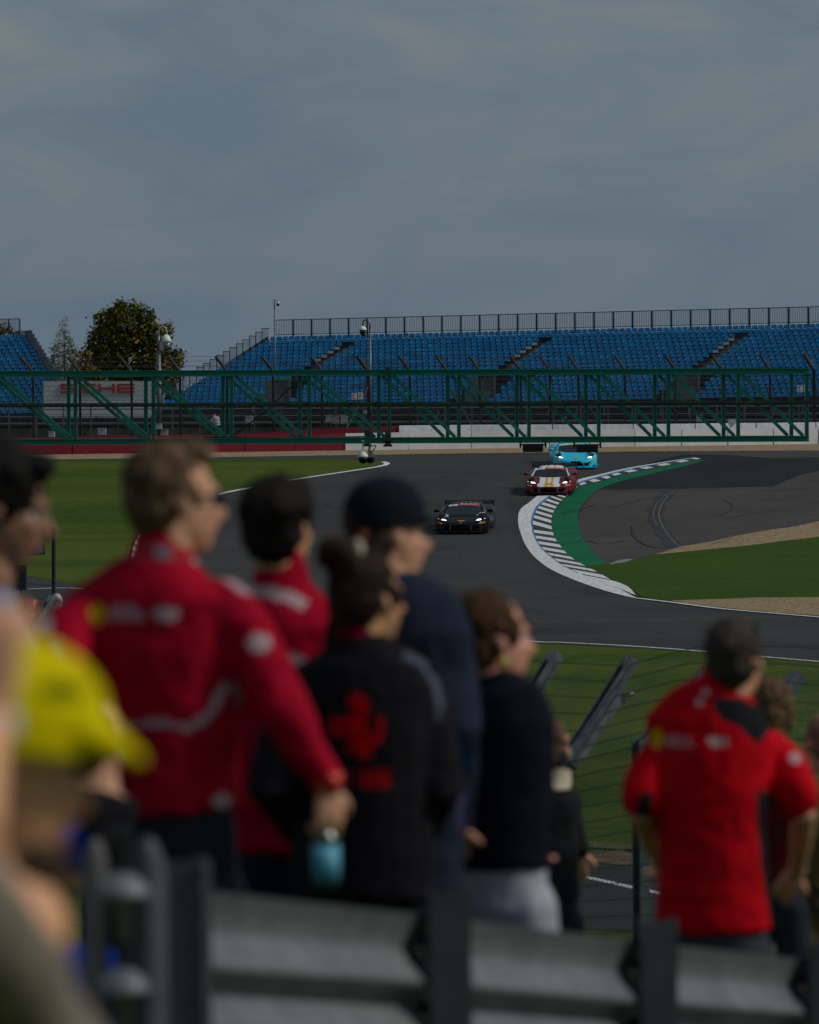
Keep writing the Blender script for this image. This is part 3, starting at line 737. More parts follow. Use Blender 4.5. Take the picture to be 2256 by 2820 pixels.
# low debris: dark clad spectator fence with light rails between wall and stands
lf = thing('spectator_fence', fpt(1128, 1170, 6), 'low pipe railing with dark mesh between the debris fence and the long stand', 'fence')
mb = MB(); mk = MB()
for i in range(34):
    x = -200+i*75; p = fpt(x, 1125+(.0)*i-8*x/2256, 6); mb.beam(Vector((p.x, p.y, 4.3)), p+Vector((0,0,.1)), .08, .08)
for y, h in ((1128, .06), (1148, .05), (1166, .05)):
    mb.beam(fpt(-200, y+1, 6), fpt(2330, y-11, 6), .05, h)
mb.build('rails', steel_g, lf)
a, b = fpt(-200, 1152, 6), fpt(2330, 1142, 6)
mk.add([a+Vector((0,.1,0)), b+Vector((0,.1,0)), Vector((b.x, b.y+.1, 4.3)), Vector((a.x, a.y+.1, 4.3))], [(3,2,1,0)])
mk.build('mesh_panel', mat('dark_mesh', (.035,.040,.040), .9, col2=(.012,.014,.014), scale=1.6, detail=8), lf)

# ============================================================ BILLBOARD, PALISADE
bb = thing('billboard', pt(290, 1200, 44), 'white billboard wall with big red letters between the left stand and the tree', 'billboard')
P0 = 44.0
def flat_box(x0, x1, y0, y1, P, th=.25, top_slope=0.0):
    mb = MB(); a, b = pt(x0, y0+top_slope, P), pt(x1, y0, P); c, d = pt(x1, y1, P), pt(x0, y1, P)
    return mb.prism([a, d, c, b], Vector((0, th, 0)))
flat_box(120, 420, 1049, 1236, P0).build('panel', mat('billboard_white', (.50,.53,.57), .7, var=.08, scale=.4), bb)
red_l = mat('red_letter', (.50,.02,.04), .6, var=.1)
FR = -.06
def letter(ch, x0, x1):
    y0, y1 = 1056.5, 1082; mb = MB(); tk = 6.3
    def bar(xa, xb, ya, yb_):
        a = pt(xa, ya, P0); b = pt(xb, yb_, P0); mb.box(((a.x+b.x)/2, a.y-.05, (a.z+b.z)/2), (abs(b.x-a.x), .06, abs(a.z-b.z)))
    m_ = (y0+y1)/2
    if ch in 'SE' or ch == 'C': bar(x0+(2 if ch != 'E' else 0), x1, y0, y0+tk*.8); bar(x0+(2 if ch == 'C' else 0), x1-(2 if ch == 'S' else 0), y1-tk*.8, y1)
    if ch in 'SE': bar(x0+(1 if ch == 'S' else 0), x1-(1 if ch == 'S' else 0), m_-tk*.38, m_+tk*.38)
    if ch in 'CE': bar(x0, x0+7, y0+2, y1-2)
    if ch == 'S': bar(x0, x0+7, y0+2, m_); bar(x1-7, x1, m_, y1-2)
    if ch == 'H': bar(x0, x0+7, y0, y1); bar(x1-7, x1, y0, y1); bar(x0+6, x1-6, m_-tk*.38, m_+tk*.38)
    o = mb.build('letter', red_l, bb)
for ch, x0, x1 in (('S',167,205),('C',226,265),('H',271,316),('E',323,371)): letter(ch, x0, x1)
pf = thing('palisade_fence', pt(300, 1200, 50), 'grey palisade fence in front of the white billboard', 'fence')
mb = MB()
for i in range(38):
    x = 190+i*6.2; p = pt(x, 1151+(i % 2)*.6, 50); mb.beam(Vector((p.x, p.y, 4.3)), p, .05, .03)
mb.beam(pt(188,1161,50), pt(428,1160,50), .05, .07); mb.beam(pt(188,1185,50), pt(428,1184,50), .05, .07)
mb.build('pales', mat('palisade', (.05,.055,.06), .6, metal=.3, var=.3), pf)
for i in range(4): p = pt(190+i*76, 1148, 50); MB().beam(Vector((p.x, p.y+.1, 4.3)), p, .10, .10).build('fence_post', post_m, pf)

# ============================================================ MASTS, BOXES, SIGNS behind the wall
def mast(px, ytop, ybot, P, r, name, label, cat='camera mast', m=steel_g):
    b = pt(px, ybot, P); root = thing(name, Vector((b.x, b.y, 4.4)), label, cat)
    t = pt(px, ytop, P); t = Vector((b.x, b.y, t.z))
    MB().tube([Vector((b.x, b.y, 4.2)), t], [r*1.25, r], 10).build('pole', m, root); return root, t
r_, t = mast(757, 824, 925, 35.5, .055, 'camera_mast', 'thin mast with a small dome camera at the left corner of the long stand')
r_.location = r_.location
MB().tube([t+Vector((.02,0,-.15)), t+Vector((.25,0,-.12)), t+Vector((.27,0,-.2))], .03, 8).build('bracket', steel_g, r_)
c = t+Vector((.28,0,-.36)); MB().lathe(c, [(.05,.18),(.11,.12),(.13,0)]).build('housing', white_pl, r_); MB().lathe(c, [(.13,0),(.12,-.1),(.07,-.18)]).build('dome', smoke, r_)
P_ = PB(1022, 2.6)
r_, t = mast(1022, 905, 1180, P_, .05, 'camera_mast', 'grey swan neck mast with a white dome camera in front of the long stand')
nk = [t, t+Vector((0,0,.20)), t+Vector((-.05,0,.36)), t+Vector((-.18,0,.46)), t+Vector((-.32,0,.42)), t+Vector((-.38,0,.28)), t+Vector((-.38,0,.15))]
MB().tube(nk, .045, 8).build('swan_neck', steel_g, r_)
c = t+Vector((-.38,0,-.05)); MB().lathe(c, [(.05,.19),(.15,.12),(.20,.02),(.20,-.03)]).build('housing', white_pl, r_); MB().lathe(c, [(.16,-.03),(.16,-.16),(.10,-.30),(.04,-.34)]).build('dome', smoke, r_)
P_ = PB(439, 5)
r_, t = mast(439, 965, 1150, P_, .11, 'camera_mast', 'thick grey swan neck mast carrying a white dome camera in front of the large tree')
MB().tube([t, t+Vector((0,0,.75))], .09, 8).build('neck_post', steel_g, r_)
nk = [t+Vector((0,0,.6)), t+Vector((.0,0,.95)), t+Vector((.08,0,1.14)), t+Vector((.22,0,1.22)), t+Vector((.36,0,1.15)), t+Vector((.42,0,.95)), t+Vector((.42,0,.80))]
MB().tube(nk, .05, 8).build('swan_neck', mat('pale_pipe', (.34,.36,.37), .5), r_)
c = t+Vector((.40,0,.35)); MB().lathe(c, [(.07,.46),(.17,.36),(.24,.2),(.25,.08),(.14,.04)]).build('housing', white_pl, r_); MB().lathe(c, [(.20,.04),(.20,-.14),(.14,-.24),(.05,-.27)]).build('dome', mat('clear_dome', (.18,.22,.23), .1, coat=1), r_)
MB().box(t+Vector((.16,0,.22)), (.22,.2,.42)).build('junction_box', grey_pl, r_)

def sign(x0, x1, y0, y1, P, label, cat, face, marks=None, name='safety_sign'):
    P = PB((x0+x1)/2, 1.6)
    c = pt((x0+x1)/2, (y0+y1)/2, P); root = thing(name, c, label, cat)
    MB().box(c, ((x1-x0)/P, .04, (y1-y0)/P)).build('board', face, root)
    for m, pts_ in (marks or []):
        mb = MB()
        for q in pts_:
            mb.prism([pt(x, y, P)-Vector((0,.026,0)) for x, y in q], Vector((0,-.008,0)))
        mb.build('symbol', m, root)
    return root
sr = mat('sign_red', (.42,.03,.04), .6); sg = mat('sign_green', (.06,.28,.10), .6)
def rc(x0,x1,y0,y1): return [(x0,y0),(x0,y1),(x1,y1),(x1,y0)]
for dx, dy, k in ((0,0,'beside the swan neck mast'), (1228,-21,'near the right end of the green truss')):
    sign(968.5+dx, 982.5+dx, 1082+dy, 1101+dy, 51, 'white sign with red extinguisher, '+k, 'sign', sign_w, [(sr, [rc(972+dx,975+dx,1084+dy,1093+dy), rc(975+dx,978+dx,1083+dy,1085+dy), rc(971+dx,979+dx,1095+dy,1096.5+dy), [(972+dx,1097+dy),(976+dx,1099.5+dy),(979+dx,1099.5+dy),(975+dx,1097+dy)]])])
    sign(986+dx, 1000+dx, 1081+dy, 1099.5+dy, 51, 'white sign with green running man, '+k, 'sign', sign_w, [(sg, [rc(992+dx,994+dx,1083+dy,1085+dy), [(990+dx,1086+dy),(991+dx,1091+dy),(994+dx,1091+dy),(996+dx,1086+dy)], [(990+dx,1091+dy),(988.5+dx,1095+dy),(990+dx,1095+dy),(993+dx,1091+dy)], [(992+dx,1091+dy),(995+dx,1095+dy),(997+dx,1095+dy),(994+dx,1090+dy)]])])
cab = mat('cabinet_cream', (.36,.36,.31), .6, var=.2, scale=3); cabw = mat('cabinet_white', (.50,.53,.56), .6, var=.1, scale=3)
def cabinet(x0, x1, y0, y1, P, m, label):
    P = PB((x0+x1)/2, 4.0 if x0 < 2000 or x0 > 2010 else 1.4)
    c = pt((x0+x1)/2, (y0+y1)/2, P); wd, ht = (x1-x0)/P, (y1-y0)/P
    root = thing('equipment_cabinet', Vector((c.x, c.y, c.z-ht/2)), label, 'cabinet')
    MB().box(c, (wd, .4, ht)).build('case', m, root); MB().box(c+Vector((0,-.21,0)), (wd*.88, .02, ht*.86)).build('door', m, root)
    MB().box(c+Vector((0,0,ht/2+.02)), (wd*1.06, .46, .04)).build('lid', m, root)
    zb = c.z-ht/2; mb = MB()
    for s in (-.35, .35): mb.beam(Vector((c.x+s*wd, c.y, 4.3)), Vector((c.x+s*wd, c.y, zb)), .05, .05)
    mb.build('legs', steel_g, root)
cabinet(913, 934, 1144, 1168, 51, cab, 'cream cabinet in the middle of three behind the red wall'); cabinet(897, 912, 1146, 1163, 50.6, cabw, 'small pale cabinet left of the cream one'); cabinet(938, 958, 1144, 1168, 51.3, cabw, 'white cabinet just right of the cream cabinet behind the red wall')
cabinet(676, 696, 1148, 1167, 51, cabw, 'white box on the railing right of the crouching marshal'); cabinet(270, 292, 1181, 1198, 51.5, cabw, 'white box in front of the palisade fence, under the red letters')
cabinet(134, 151, 1190, 1204, 51.5, cabw, 'pair of small white plates below the left stand'); cabinet(430, 446, 1168, 1182, 51.5, cabw, 'small white box right of the palisade fence'); cabinet(443, 463, 1184, 1202, 51.5, cab, 'pale box low on the fence, left of the man in sunglasses')
cabinet(1918, 1934, 1144, 1162, 51.5, cabw, 'white box on the railing above the white wall, at the right'); cabinet(1003, 1012, 1131, 1140, 51.5, cabw, 'tiny white box beside the swan neck mast')
cabinet(2005, 2026, 1156, 1166, 51.5, cabw, 'low white box standing on the upper white wall')
cabinet(1548, 1560, 1150, 1163, 51.5, cabw, 'small white plate above the white wall, over the light blue car')

# ============================================================ TREES
bark = mat('bark', (.06,.045,.035), .9, var=.3, scale=5)
def leafmat(name, c1, c2, c3):
    m = bpy.data.materials.new(name); m.use_nodes = True; t = m.node_tree; b = t.nodes['Principled BSDF']; b.inputs['Roughness'].default_value = .75; b.inputs['Specular IOR Level'].default_value = .2
    c = t.nodes.new('ShaderNodeTexCoord'); n = t.nodes.new('ShaderNodeTexNoise'); n.inputs['Scale'].default_value = .9; n.inputs['Detail'].default_value = 5; n.inputs['Roughness'].default_value = .75
    r = t.nodes.new('ShaderNodeValToRGB'); r.color_ramp.elements[0].position = .40; r.color_ramp.elements[0].color = (*c1, 1); r.color_ramp.elements[1].position = .64; r.color_ramp.elements[1].color = (*c3, 1)
    e = r.color_ramp.elements.new(.52); e.color = (*c2, 1)
    t.links.new(c.outputs['Object'], n.inputs['Vector']); t.links.new(n.outputs['Fac'], r.inputs[0]); t.links.new(r.outputs[0], b.inputs['Base Color'])
    return m
def tree(label, base, blobs, nleaf, ls, lm, P, stems=6, spread=.22, trunk_r=.22, clump=.55, droop=0):
    """blobs: (px,py,rx_px,ry_px) ellipses of the crown at scale P"""
    root = thing('tree', Vector((base.x, base.y, 4.4)), label, 'tree')
    mb = MB(); B = []
    for (x, y, rx, ry) in blobs: c = pt(x, y, P); B.append((c, rx/P, min(rx, ry)/P*.9, ry/P))
    wts = [b[1]*b[3] for b in B]
    nc = max(20, int(nleaf/16))
    for i in range(nc):
        c, a, b_, h = random.choices(B, wts)[0]
        while True:
            u = Vector((random.uniform(-1,1), random.uniform(-1,1), random.uniform(-1,1)))
            if .25 < u.length < 1: break
        if random.random() < .6: u = u.normalized()*random.uniform(.78, 1.03)
        q = c+Vector((u.x*a, u.y*b_, u.z*h)); cr = clump*random.uniform(.5, 1.1)
        for k in range(16):
            p = q+Vector((random.gauss(0,1), random.gauss(0,1), random.gauss(0,.85)))*cr*.42
            s = ls*random.uniform(.6, 1.3); M = Matrix.Rotation(random.uniform(0, 6.28), 3, 'Z') @ Matrix.Rotation(random.uniform(-1.3, 1.3), 3, 'X') @ Matrix.Rotation(random.uniform(0, 6.28), 3, 'Z')
            mb.add([p+M @ Vector(v)*s for v in ((-.5,-.35,0),(.1,-.5,.08),(.6,0,0),(.1,.5,.08),(-.5,.35,0))], [(0,1,2,3,4)])
    mb.build('crown', lm, root)
    tb = MB(); top = max(c.z+h*.6 for c, a, b_, h in B); mid = Vector((base.x, base.y, (4.4+top)/2))
    tb.tube([Vector((base.x, base.y, 4.2)), mid, Vector((base.x+.1, base.y, top))], [trunk_r, trunk_r*.6, trunk_r*.12], 8)
    for i in range(stems*3):
        c, a, b_, h = random.choices(B, wts)[0]; u = Vector((random.uniform(-.85,.85)*a, random.uniform(-.7,.7)*b_, random.uniform(-.6,.9)*h)); e_ = c+u
        s0 = Vector((base.x, base.y, max(4.9, e_.z-abs(e_.x-base.x)*1.0-random.uniform(.8, 2.2)))); m_ = s0.lerp(e_, .5)+Vector((0,0,-.15))
        tb.tube([s0, m_, e_], [trunk_r*.32, trunk_r*.2, .02], 5)
    tb.build('trunk', bark, root)
lm1 = leafmat('autumn_leaves', (.05,.10,.02), (.16,.155,.03), (.48,.26,.045)); lm2 = leafmat('birch_leaves', (.12,.14,.075), (.22,.22,.13), (.34,.30,.19)); lm3 = leafmat('olive_leaves', (.06,.085,.02), (.16,.14,.035), (.30,.21,.04))
TPp = 33.0
tree('large round tree turning brown, tallest one beside the stands', pt(350, 1100, TPp), [(352,905,62,62),(300,950,55,55),(405,945,62,58),(350,990,100,60),(268,975,30,45),(350,860,42,32),(440,930,28,30),(350,1040,110,40),(440,1000,55,50),(262,920,16,22),(295,880,28,30),(400,875,26,28),(455,900,14,18),(490,985,16,22)], 24000, .20, lm1, TPp, stems=10, trunk_r=.28, clump=.62)
tree('slender sparse birch just left of the large round tree', pt(178, 1100, 34), [(176,910,12,34),(176,945,28,40),(176,985,42,45),(178,1025,50,40),(160,1040,30,30),(150,1000,20,30),(205,985,16,28)], 4200, .10, lm2, 34, stems=14, trunk_r=.09, clump=.42)
tree('low yellowish bush tree between the birch and the large tree', pt(232, 1100, 33.6), [(228,1000,26,36),(240,1035,40,30),(215,1030,24,24)], 1900, .20, lm3, 33.6, stems=5, trunk_r=.1)
tree('small ragged tree at the right foot of the large tree', pt(478, 1110, 33.6), [(480,1040,16,40),(465,1065,26,36),(485,1000,12,14),(474,1095,20,18)], 1000, .20, lm1, 33.6, stems=5, trunk_r=.08)
tree('tree top showing behind the railing of the left stand', pt(10, 1000, 33), [(8,912,24,16),(52,925,10,9),(-40,920,36,26)], 1500, .20, lm3, 32, stems=4, trunk_r=.2)
tree('dark hedge tree behind the billboard', pt(330, 1100, 32.5), [(300,1065,95,26),(395,1070,60,26)], 2600, .22, lm1, 32.5, stems=4, trunk_r=.12)
# ============================================================ RACE CARS
def text_mesh(txt, size, m, name, parent, xf, extr=.004, bold=.0):
    cu = bpy.data.curves.new('t', 'FONT'); cu.body = txt; cu.size = size; cu.extrude = extr; cu.offset = bold*size; cu.align_x = 'CENTER'; cu.align_y = 'CENTER'
    ob = bpy.data.objects.new('t', cu); COL.objects.link(ob); bpy.context.view_layer.update()
    me = bpy.data.meshes.new_from_object(ob.evaluated_get(bpy.context.evaluated_depsgraph_get())); bpy.data.objects.remove(ob)
    loc = WL[parent.name]
    for v in me.vertices: v.co = (xf @ v.co)-loc
    me.materials.clear(); me.materials.append(m); return link_mesh(name, me, parent, loc)
glass = mat('tinted_glass', (.010,.016,.026), .15, spec=.35, var=.3, scale=4); tyre = mat('tyre', (.018,.018,.019), .85); rim = mat('wheel_rim', (.10,.10,.10), .4, metal=.7)
lampm = mat('lit_headlamp', (1,.95,.96), .3, emit=3.2); amber = mat('amber_strip', (.72,.34,.03), .4); carbon = mat('carbon', (.010,.010,.012), .55, spec=.2); voidm = mat('intake_void', (.004,.004,.005), .9, spec=.05); red_ban = mat('banner_red', (.52,.03,.05), .5); white_ban = mat('banner_white', (.72,.78,.83), .5)
def sm(t): t = max(0, min(1, t)); return t*t*(3-2*t)
def lerpt(tab, y):
    for (a, b), (c, d) in zip(tab, tab[1:]):
        if y <= c: return b+(d-b)*sm((y-a)/(c-a)) if y > a else b
    return tab[-1][1]
HW = [(0,.80),(.12,.90),(.35,.985),(.8,1.0),(1.35,.985),(1.8,.93),(2.6,.95),(3.3,1.0),(4.1,1.0),(4.5,.95)]
CEN = [(0,.40),(.25,.50),(.7,.60),(1.2,.74),(1.6,.80),(2.6,.86),(3.4,.95),(4.2,.92),(4.5,.86)]
FEN = [(0,.42),(.25,.56),(.6,.72),(.85,.79),(1.15,.80),(1.6,.70),(2.2,.72),(3.0,.90),(3.5,.97),(4.1,.93),(4.5,.86)]
def ztop(u, y):
    c, f = lerpt(CEN, y), lerpt(FEN, y); a = abs(u)
    if a < .45: z = c+(f-c)*.0*a
    elif a < .78: z = c+(f-c)*sm((a-.45)/.33)
    else: z = f
    if a > .80: z -= (a-.80)**1.6*1.9
    return z
def car(label, cx, gy, P_unused, yaw, paint, stripe, ban, rear_text, wing_m, scale=1.0, groundx=None, mirror_m=None):
    base = gpt(cx, gy); base.z += 0
    root = thing('race_car', base, label, 'race car')
    slope = math.atan2(g(base.y+3)-g(base.y), 3.0)
    M = Matrix.Translation(base) @ Matrix.Rotation(yaw, 4, 'Z') @ Matrix.Rotation(slope, 4, 'X') @ Matrix.Scale(scale, 4) @ Matrix.Scale(.96, 4, (0,0,1))
    # lower body: smooth shell
    nu, ny = 34, 54; mb = MB(); ys = [4.5*(j/ny)**1.15 for j in range(ny+1)]
    for j, y in enumerate(ys):
        hw = lerpt(HW, y)
        for i in range(nu+1):
            u = -1+2*i/nu; yy = y
            nose = .30*abs(u)**2.6*(1-sm(y/1.2)); mb.v.append(Vector((u*hw, yy+nose, ztop(u, y))))
    for j in range(ny):
        for i in range(nu):
            a = j*(nu+1)+i; mb.f.append([a, a+1, a+nu+2, a+nu+1]); mb.sm.append(True)
            u = -1+2*(i+.5)/nu; y = (ys[j]+ys[j+1])/2; x = u*lerpt(HW, y); mi = 0
            if stripe:
                wv = .33+.08*sm(abs(y-.75)/.7)
                if abs(x) < wv+.06: mi = 1
                if .05 < abs(x) < .20: mi = 2
            mb.m.append(mi)
    # sides with wheel arches: columns down from the edge
    for s in (0, nu):
        sg_ = -1 if s == 0 else 1
        zl = [.0, .22, .5, .78, 1.0]
        grid = []
        for j, y in enumerate(ys):
            top = mb.v[j*(nu+1)+s]; row = []
            ar = 0
            for wy in (.92, 3.62):
                d = abs(y-wy)
                if d < .40: ar = max(ar, .12+math.sqrt(max(0, .40**2-d*d))+.18)
            zb = max(.10, ar*.92)
            for k, q in enumerate(zl): z = top.z+(min(zb, top.z-.05)-top.z)*q; bulge = .03*math.sin(q*math.pi); row.append(len(mb.v)); mb.v.append(Vector((top.x+sg_*bulge, top.y, z)))
            grid.append(row)
        for j in range(ny):
            for k in range(4):
                q = [grid[j][k], grid[j+1][k], grid[j+1][k+1], grid[j][k+1]]; mb.f.append(q if s == 0 else q[::-1]); mb.m.append(0); mb.sm.append(True)
    # rear
    # front fascia: face from lip to splitter
    n0 = len(mb.v); rows = []
    zs = [0, .30, .62, .86, 1]
    for k, q in enumerate(zs):
        row = []
        for i in range(nu+1):
            top = mb.v[i]; z = top.z+(.13-top.z)*q; out = -.07*math.sin(q*math.pi*.5)-.02*q
            row.append(len(mb.v)); mb.v.append(Vector((top.x*(1+.015*q), top.y+out, z)))
        rows.append(row)
    for k in range(4):
        for i in range(nu):
            u = abs(-1+2*(i+.5)/nu); mi = 0
            if k in (0, 1, 2) and .05 < 1:
                q = (zs[k]+zs[k+1])/2
                if q > .10 and u < .44: mi = 3
                if q > .16 and .47 < u < .80-.1*(1-q): mi = 3
                if k == 0 and u > .30: mi = 0
            if k == 3: mi = 0
            mb.f.append([rows[k][i], rows[k+1][i], rows[k+1][i+1], rows[k][i+1]]); mb.m.append(mi); mb.sm.append(False if mi == 3 else True)
    # rear panel
    r0 = ny*(nu+1); n1 = len(mb.v)
    for i in range(nu+1): v = mb.v[r0+i]; mb.v.append(Vector((v.x*.98, v.y+.04, .22)))
    for i in range(nu): mb.f.append([r0+i, r0+i+1, n1+i+1, n1+i]); mb.m.append(3); mb.sm.append(False)
    mats = [paint, white_ban if stripe else paint, mat('yellow_stripe', (.78,.42,.02), .35) if stripe else paint, voidm]
    mb.build('body', mats, root, xf=M)
    # floor
    f = MB(); f.box((0, 2.3, .14), (1.75, 4.2, .10)); f.build('underbody', carbon, root, xf=M)
    sp = MB()
    pl = [(-1.02,.42),(-1.0,.10),(-.80,-.10),(-.4,-.19),(0,-.21),(.4,-.19),(.80,-.10),(1.0,.10),(1.02,.42)]
    sp.prism([(x, y, .085) for x, y in pl], (0,0,.03)); 
    for s in (-1, 1): sp.prism([(s*1.02,.40,.10),(s*1.02,.05,.10),(s*1.0,.05,.20),(s*1.02,.40,.24)], (s*.02,0,0)); sp.box((s*.98, .02, .22), (.14,.16,.02))
    sp.build('splitter', carbon if paint != CARP['blue'] else paint, root, xf=M)
    # cabin
    def cab(y0, w0, z0, y1, w1, z1, bow0=.14, bow1=.10, n=10):
        vs = []
        for (y, w_, z, bw) in ((y0, w0, z0, bow0), (y1, w1, z1, bow1)):
            for i in range(n+1): u = -1+2*i/n; vs.append((u*w_, y+bw*u*u*1.0, z-.05*u*u))
        return vs, [(i, i+1, n+2+i, n+1+i) for i in range(n)]
    W0, WM, W1 = (1.12, .80, .74), (1.80, .655, 1.045), (1.98, .62, 1.10)
    vs, fs = cab(W0[0], W0[1], W0[2], WM[0], WM[1], WM[2]); MB().add(vs, fs, 0, True).build('windscreen', glass, root, xf=M)
    vs, fs = cab(WM[0], WM[1], WM[2], W1[0], W1[1], W1[2]); bm_ = MB(); bm_.add(vs, fs, 0, True)
    for i, fidx in enumerate(range(len(bm_.f))):
        bm_.m[i] = 0 if i < 3 else 1
    bn = bm_.build('sun_strip', [white_ban, ban[0]], root, xf=M)
    if ban[1]:
        tilt = math.atan2(W1[2]-WM[2], W1[0]-WM[0])
        xf = M @ Matrix.Translation((.20, (WM[0]+W1[0])/2-.035, (WM[2]+W1[2])/2+.022)) @ Matrix.Rotation(tilt, 4, 'X')
        text_mesh(ban[1], .205, ban[2], 'lettering', bn, xf @ Matrix.Scale(1.35, 4, (1,0,0)))
        text_mesh('32', .15, carbon, 'number', bn, xf @ Matrix.Translation((-.65,0,0)))
    # roof and tail
    rf = MB(); secs = [(1.98,.62,1.10),(2.3,.60,1.16),(2.8,.57,1.15),(3.3,.50,1.07),(3.9,.42,.96),(4.35,.36,.90)]; n = 12; vs = []
    for y, w_, z in secs:
        for i in range(n+1): u = -1+2*i/n; vs.append((u*w_, y+(.10*u*u if y < 2 else 0), z-.05*u*u-.03*u**6))
    fs = [(k*(n+1)+i, k*(n+1)+i+1, (k+1)*(n+1)+i+1, (k+1)*(n+1)+i) for k in range(len(secs)-1) for i in range(n)]
    b0 = len(rf.f); rf.add(vs, fs, 0, True)
    if stripe:
        for q, f_ in enumerate(rf.f):
            u = sum(vs[i][0] for i in f_)/4; rf.m[q] = 2 if .06 < abs(u) < .22 else (1 if abs(u) < .46 else 0)
    rf.build('roof', mats, root, xf=M)
    for s in (-1, 1):
        sw = MB(); t_ = [(s*.62,2.02,1.045),(s*.60,2.3,1.10),(s*.57,2.8,1.09),(s*.50,3.3,1.01)]; b_ = [(s*.80,1.26,.69),(s*.84,2.0,.72),(s*.84,2.6,.76),(s*.72,3.3,.86)]
        sw.add(t_+b_, [(0,1,5,4),(1,2,6,5),(2,3,7,6)], 0, True); sw.build('side_window', glass, root, xf=M)
        ap = MB(); ap.beam((s*.815,1.24,.70), (s*.632,2.04,1.055), .05, .05); ap.build('pillar', white_ban if stripe else paint, root, xf=M)
    # mirrors
        mi_ = MB(); mi_.ell((s*1.04, 1.48, .86), (.12,.09,.065)); mi_.beam((s*.80,1.5,.76), (s*.98,1.49,.84), .04, .03); mi_.build('wing_mirror', mirror_m or paint, root, xf=M)
    # headlights
        hz = lambda x, y: ztop(x/lerpt(HW, y), y)
        hp = []
        for x, y in ((.58,.30),(.66,.40),(.80,.42),(.90,.46),(.88,.62),(.76,.60),(.62,.46)):
            hp.append((s*x, y, hz(x, y)+.018))
        hl = MB(); hl.prism(hp if s > 0 else hp[::-1], (0,-.012,.006)); hb = hl.build('headlight', carbon, root, xf=M)
        q = MB(); q.ell((s*.665,.30+.30*.18,.56), (.105,.05,.034), Matrix.Rotation(-s*.22, 3, 'Y')); q.build('lamp', lampm, hb, xf=M)
        q = MB(); q.ell((s*.88,.46,.60), (.035,.05,.022), Matrix.Rotation(-s*.3, 3, 'Y')); q.build('side_lamp', mat('dim_lamp', (.8,.75,.7), .3, emit=.6), hb, xf=M)
        am = MB(); x0, x1 = .70, .90
        am.box((s*.815, .13, .455), (.20,.09,.055), Matrix.Rotation(-s*.16, 3, 'Y') @ Matrix.Rotation(s*.5, 3, 'Z')); am.build('amber_marker', amber, root, xf=M)
    # intake struts
        st = MB(); st.box((s*.40, -.055, .27), (.022,.05,.20)); st.build('intake_strut', mat('bare_metal', (.35,.35,.36), .3, metal=.8), root, xf=M)
    # bonnet vents / badge
    bd = MB(); bd.box((0, .24, .515), (.25,.05,.045), Matrix.Rotation(.9, 3, 'X')); bd.build('bonnet_strip', amber, root, xf=M)
    bd = MB(); bd.ell((0, .07, .45), (.026,.02,.026)); bd.build('badge', mat('badge_silver', (.6,.6,.6), .3, metal=.6), root, xf=M)
    if not stripe:
        if paint == CARP['black']:
            dk = MB()
            for k in range(5):
                x, y = -.62+.03*(k % 2), .62+.07*k; dk.box((x, y, hz(abs(x), y)+.012), (.15-.02*(k % 3), .045, .01), Matrix.Rotation(.35, 3, 'X') @ Matrix.Rotation(.3*(k % 2), 3, 'Z'))
            for k in range(3):
                x, y = .60+.1*k, .88+.05*k; dk.box((x, y, hz(abs(x), y)+.015), (.12, .05, .01), Matrix.Rotation(.3, 3, 'X'))
            dk.build('sticker', white_ban, root, xf=M)
    vt = MB()
    for s in (-1, 1): vt.prism([(s*x, y, ztop(x/lerpt(HW, y), y)+.014) for x, y in ((.60,.62),(.72,.66),(.74,.86),(.66,.98))][::s], (0,0,.006))
    vt2 = vt; vt.build('bonnet_vent', carbon, root, xf=M)
    # wheels
    for s in (-1, 1):
        for y in (.92, 3.62):
            r = .335; wd = .30; xc = s*(.83)
            wh = MB(); prof = [(.20,-.5),(.31,-.48),(.335,-.40),(.335,.40),(.31,.48),(.20,.5)]
            vs = []; n = 20
            for rr_, q in prof:
                for k in range(n): a = 2*math.pi*k/n; vs.append((xc+q*wd, y+rr_*math.cos(a), .335+rr_*math.sin(a)))
            fs = [(i*n+k, i*n+(k+1) % n, (i+1)*n+(k+1) % n, (i+1)*n+k) for i in range(5) for k in range(n)]
            wh.add(vs, fs, 0, True); w_ = wh.build('wheel', tyre, root, xf=M)
            rm = MB()
            for k in range(5): a = 2*math.pi*k/5; rm.beam((xc+s*wd*.46, y, .335), (xc+s*wd*.44, y+.21*math.cos(a), .335+.21*math.sin(a)), .05, .04)
            rm.lathe((0,0,0), [(.0,0)], 3) if False else None
            rm.ell((xc+s*wd*.40, y, .335), (.03,.21,.21)); rm.build('rim', rim, w_, xf=M)
    # rear wing
    wg = MB(); wy, wz = 4.42, 1.02
    wg.add([(x, wy+dy, wz+dz) for x in (-.93, .93) for dy, dz in ((-.16,-.02),(0,.035),(.18,.085),(.18,.07),(0,.0),(-.16,-.05))], [(0,1,7,6),(1,2,8,7),(2,3,9,8),(3,4,10,9),(4,5,11,10),(5,0,6,11)], 0, False)
    wing = wg.build('rear_wing', wing_m, root, xf=M)
    ep = MB()
    for s in (-1, 1): ep.prism([(s*.935, wy-.2, wz+.10), (s*.935, wy-.2, wz-.16), (s*.935, wy+.2, wz-.16), (s*.935, wy+.25, wz+.13)], (s*.02,0,0))
    ep.build('end_plates', wing_m, wing, xf=M)
    us = MB()
    for s in (-1, 1): us.beam((s*.34, wy, wz), (s*.34, wy-.35, .90), .025, .16)
    us.build('wing_struts', carbon, wing, xf=M)
    if rear_text:
        lt = MB()
        for k in range(9):
            x = -.38+k*.105; lt.box((x, wy-.17, wz+.02-.012*(k % 2)), (.07, .012, .032))
            if k in (1, 4): lt.box((x, wy-.17, wz+.055), (.03, .012, .03))
        lt.build('wing_lettering', white_ban, wing, xf=M)
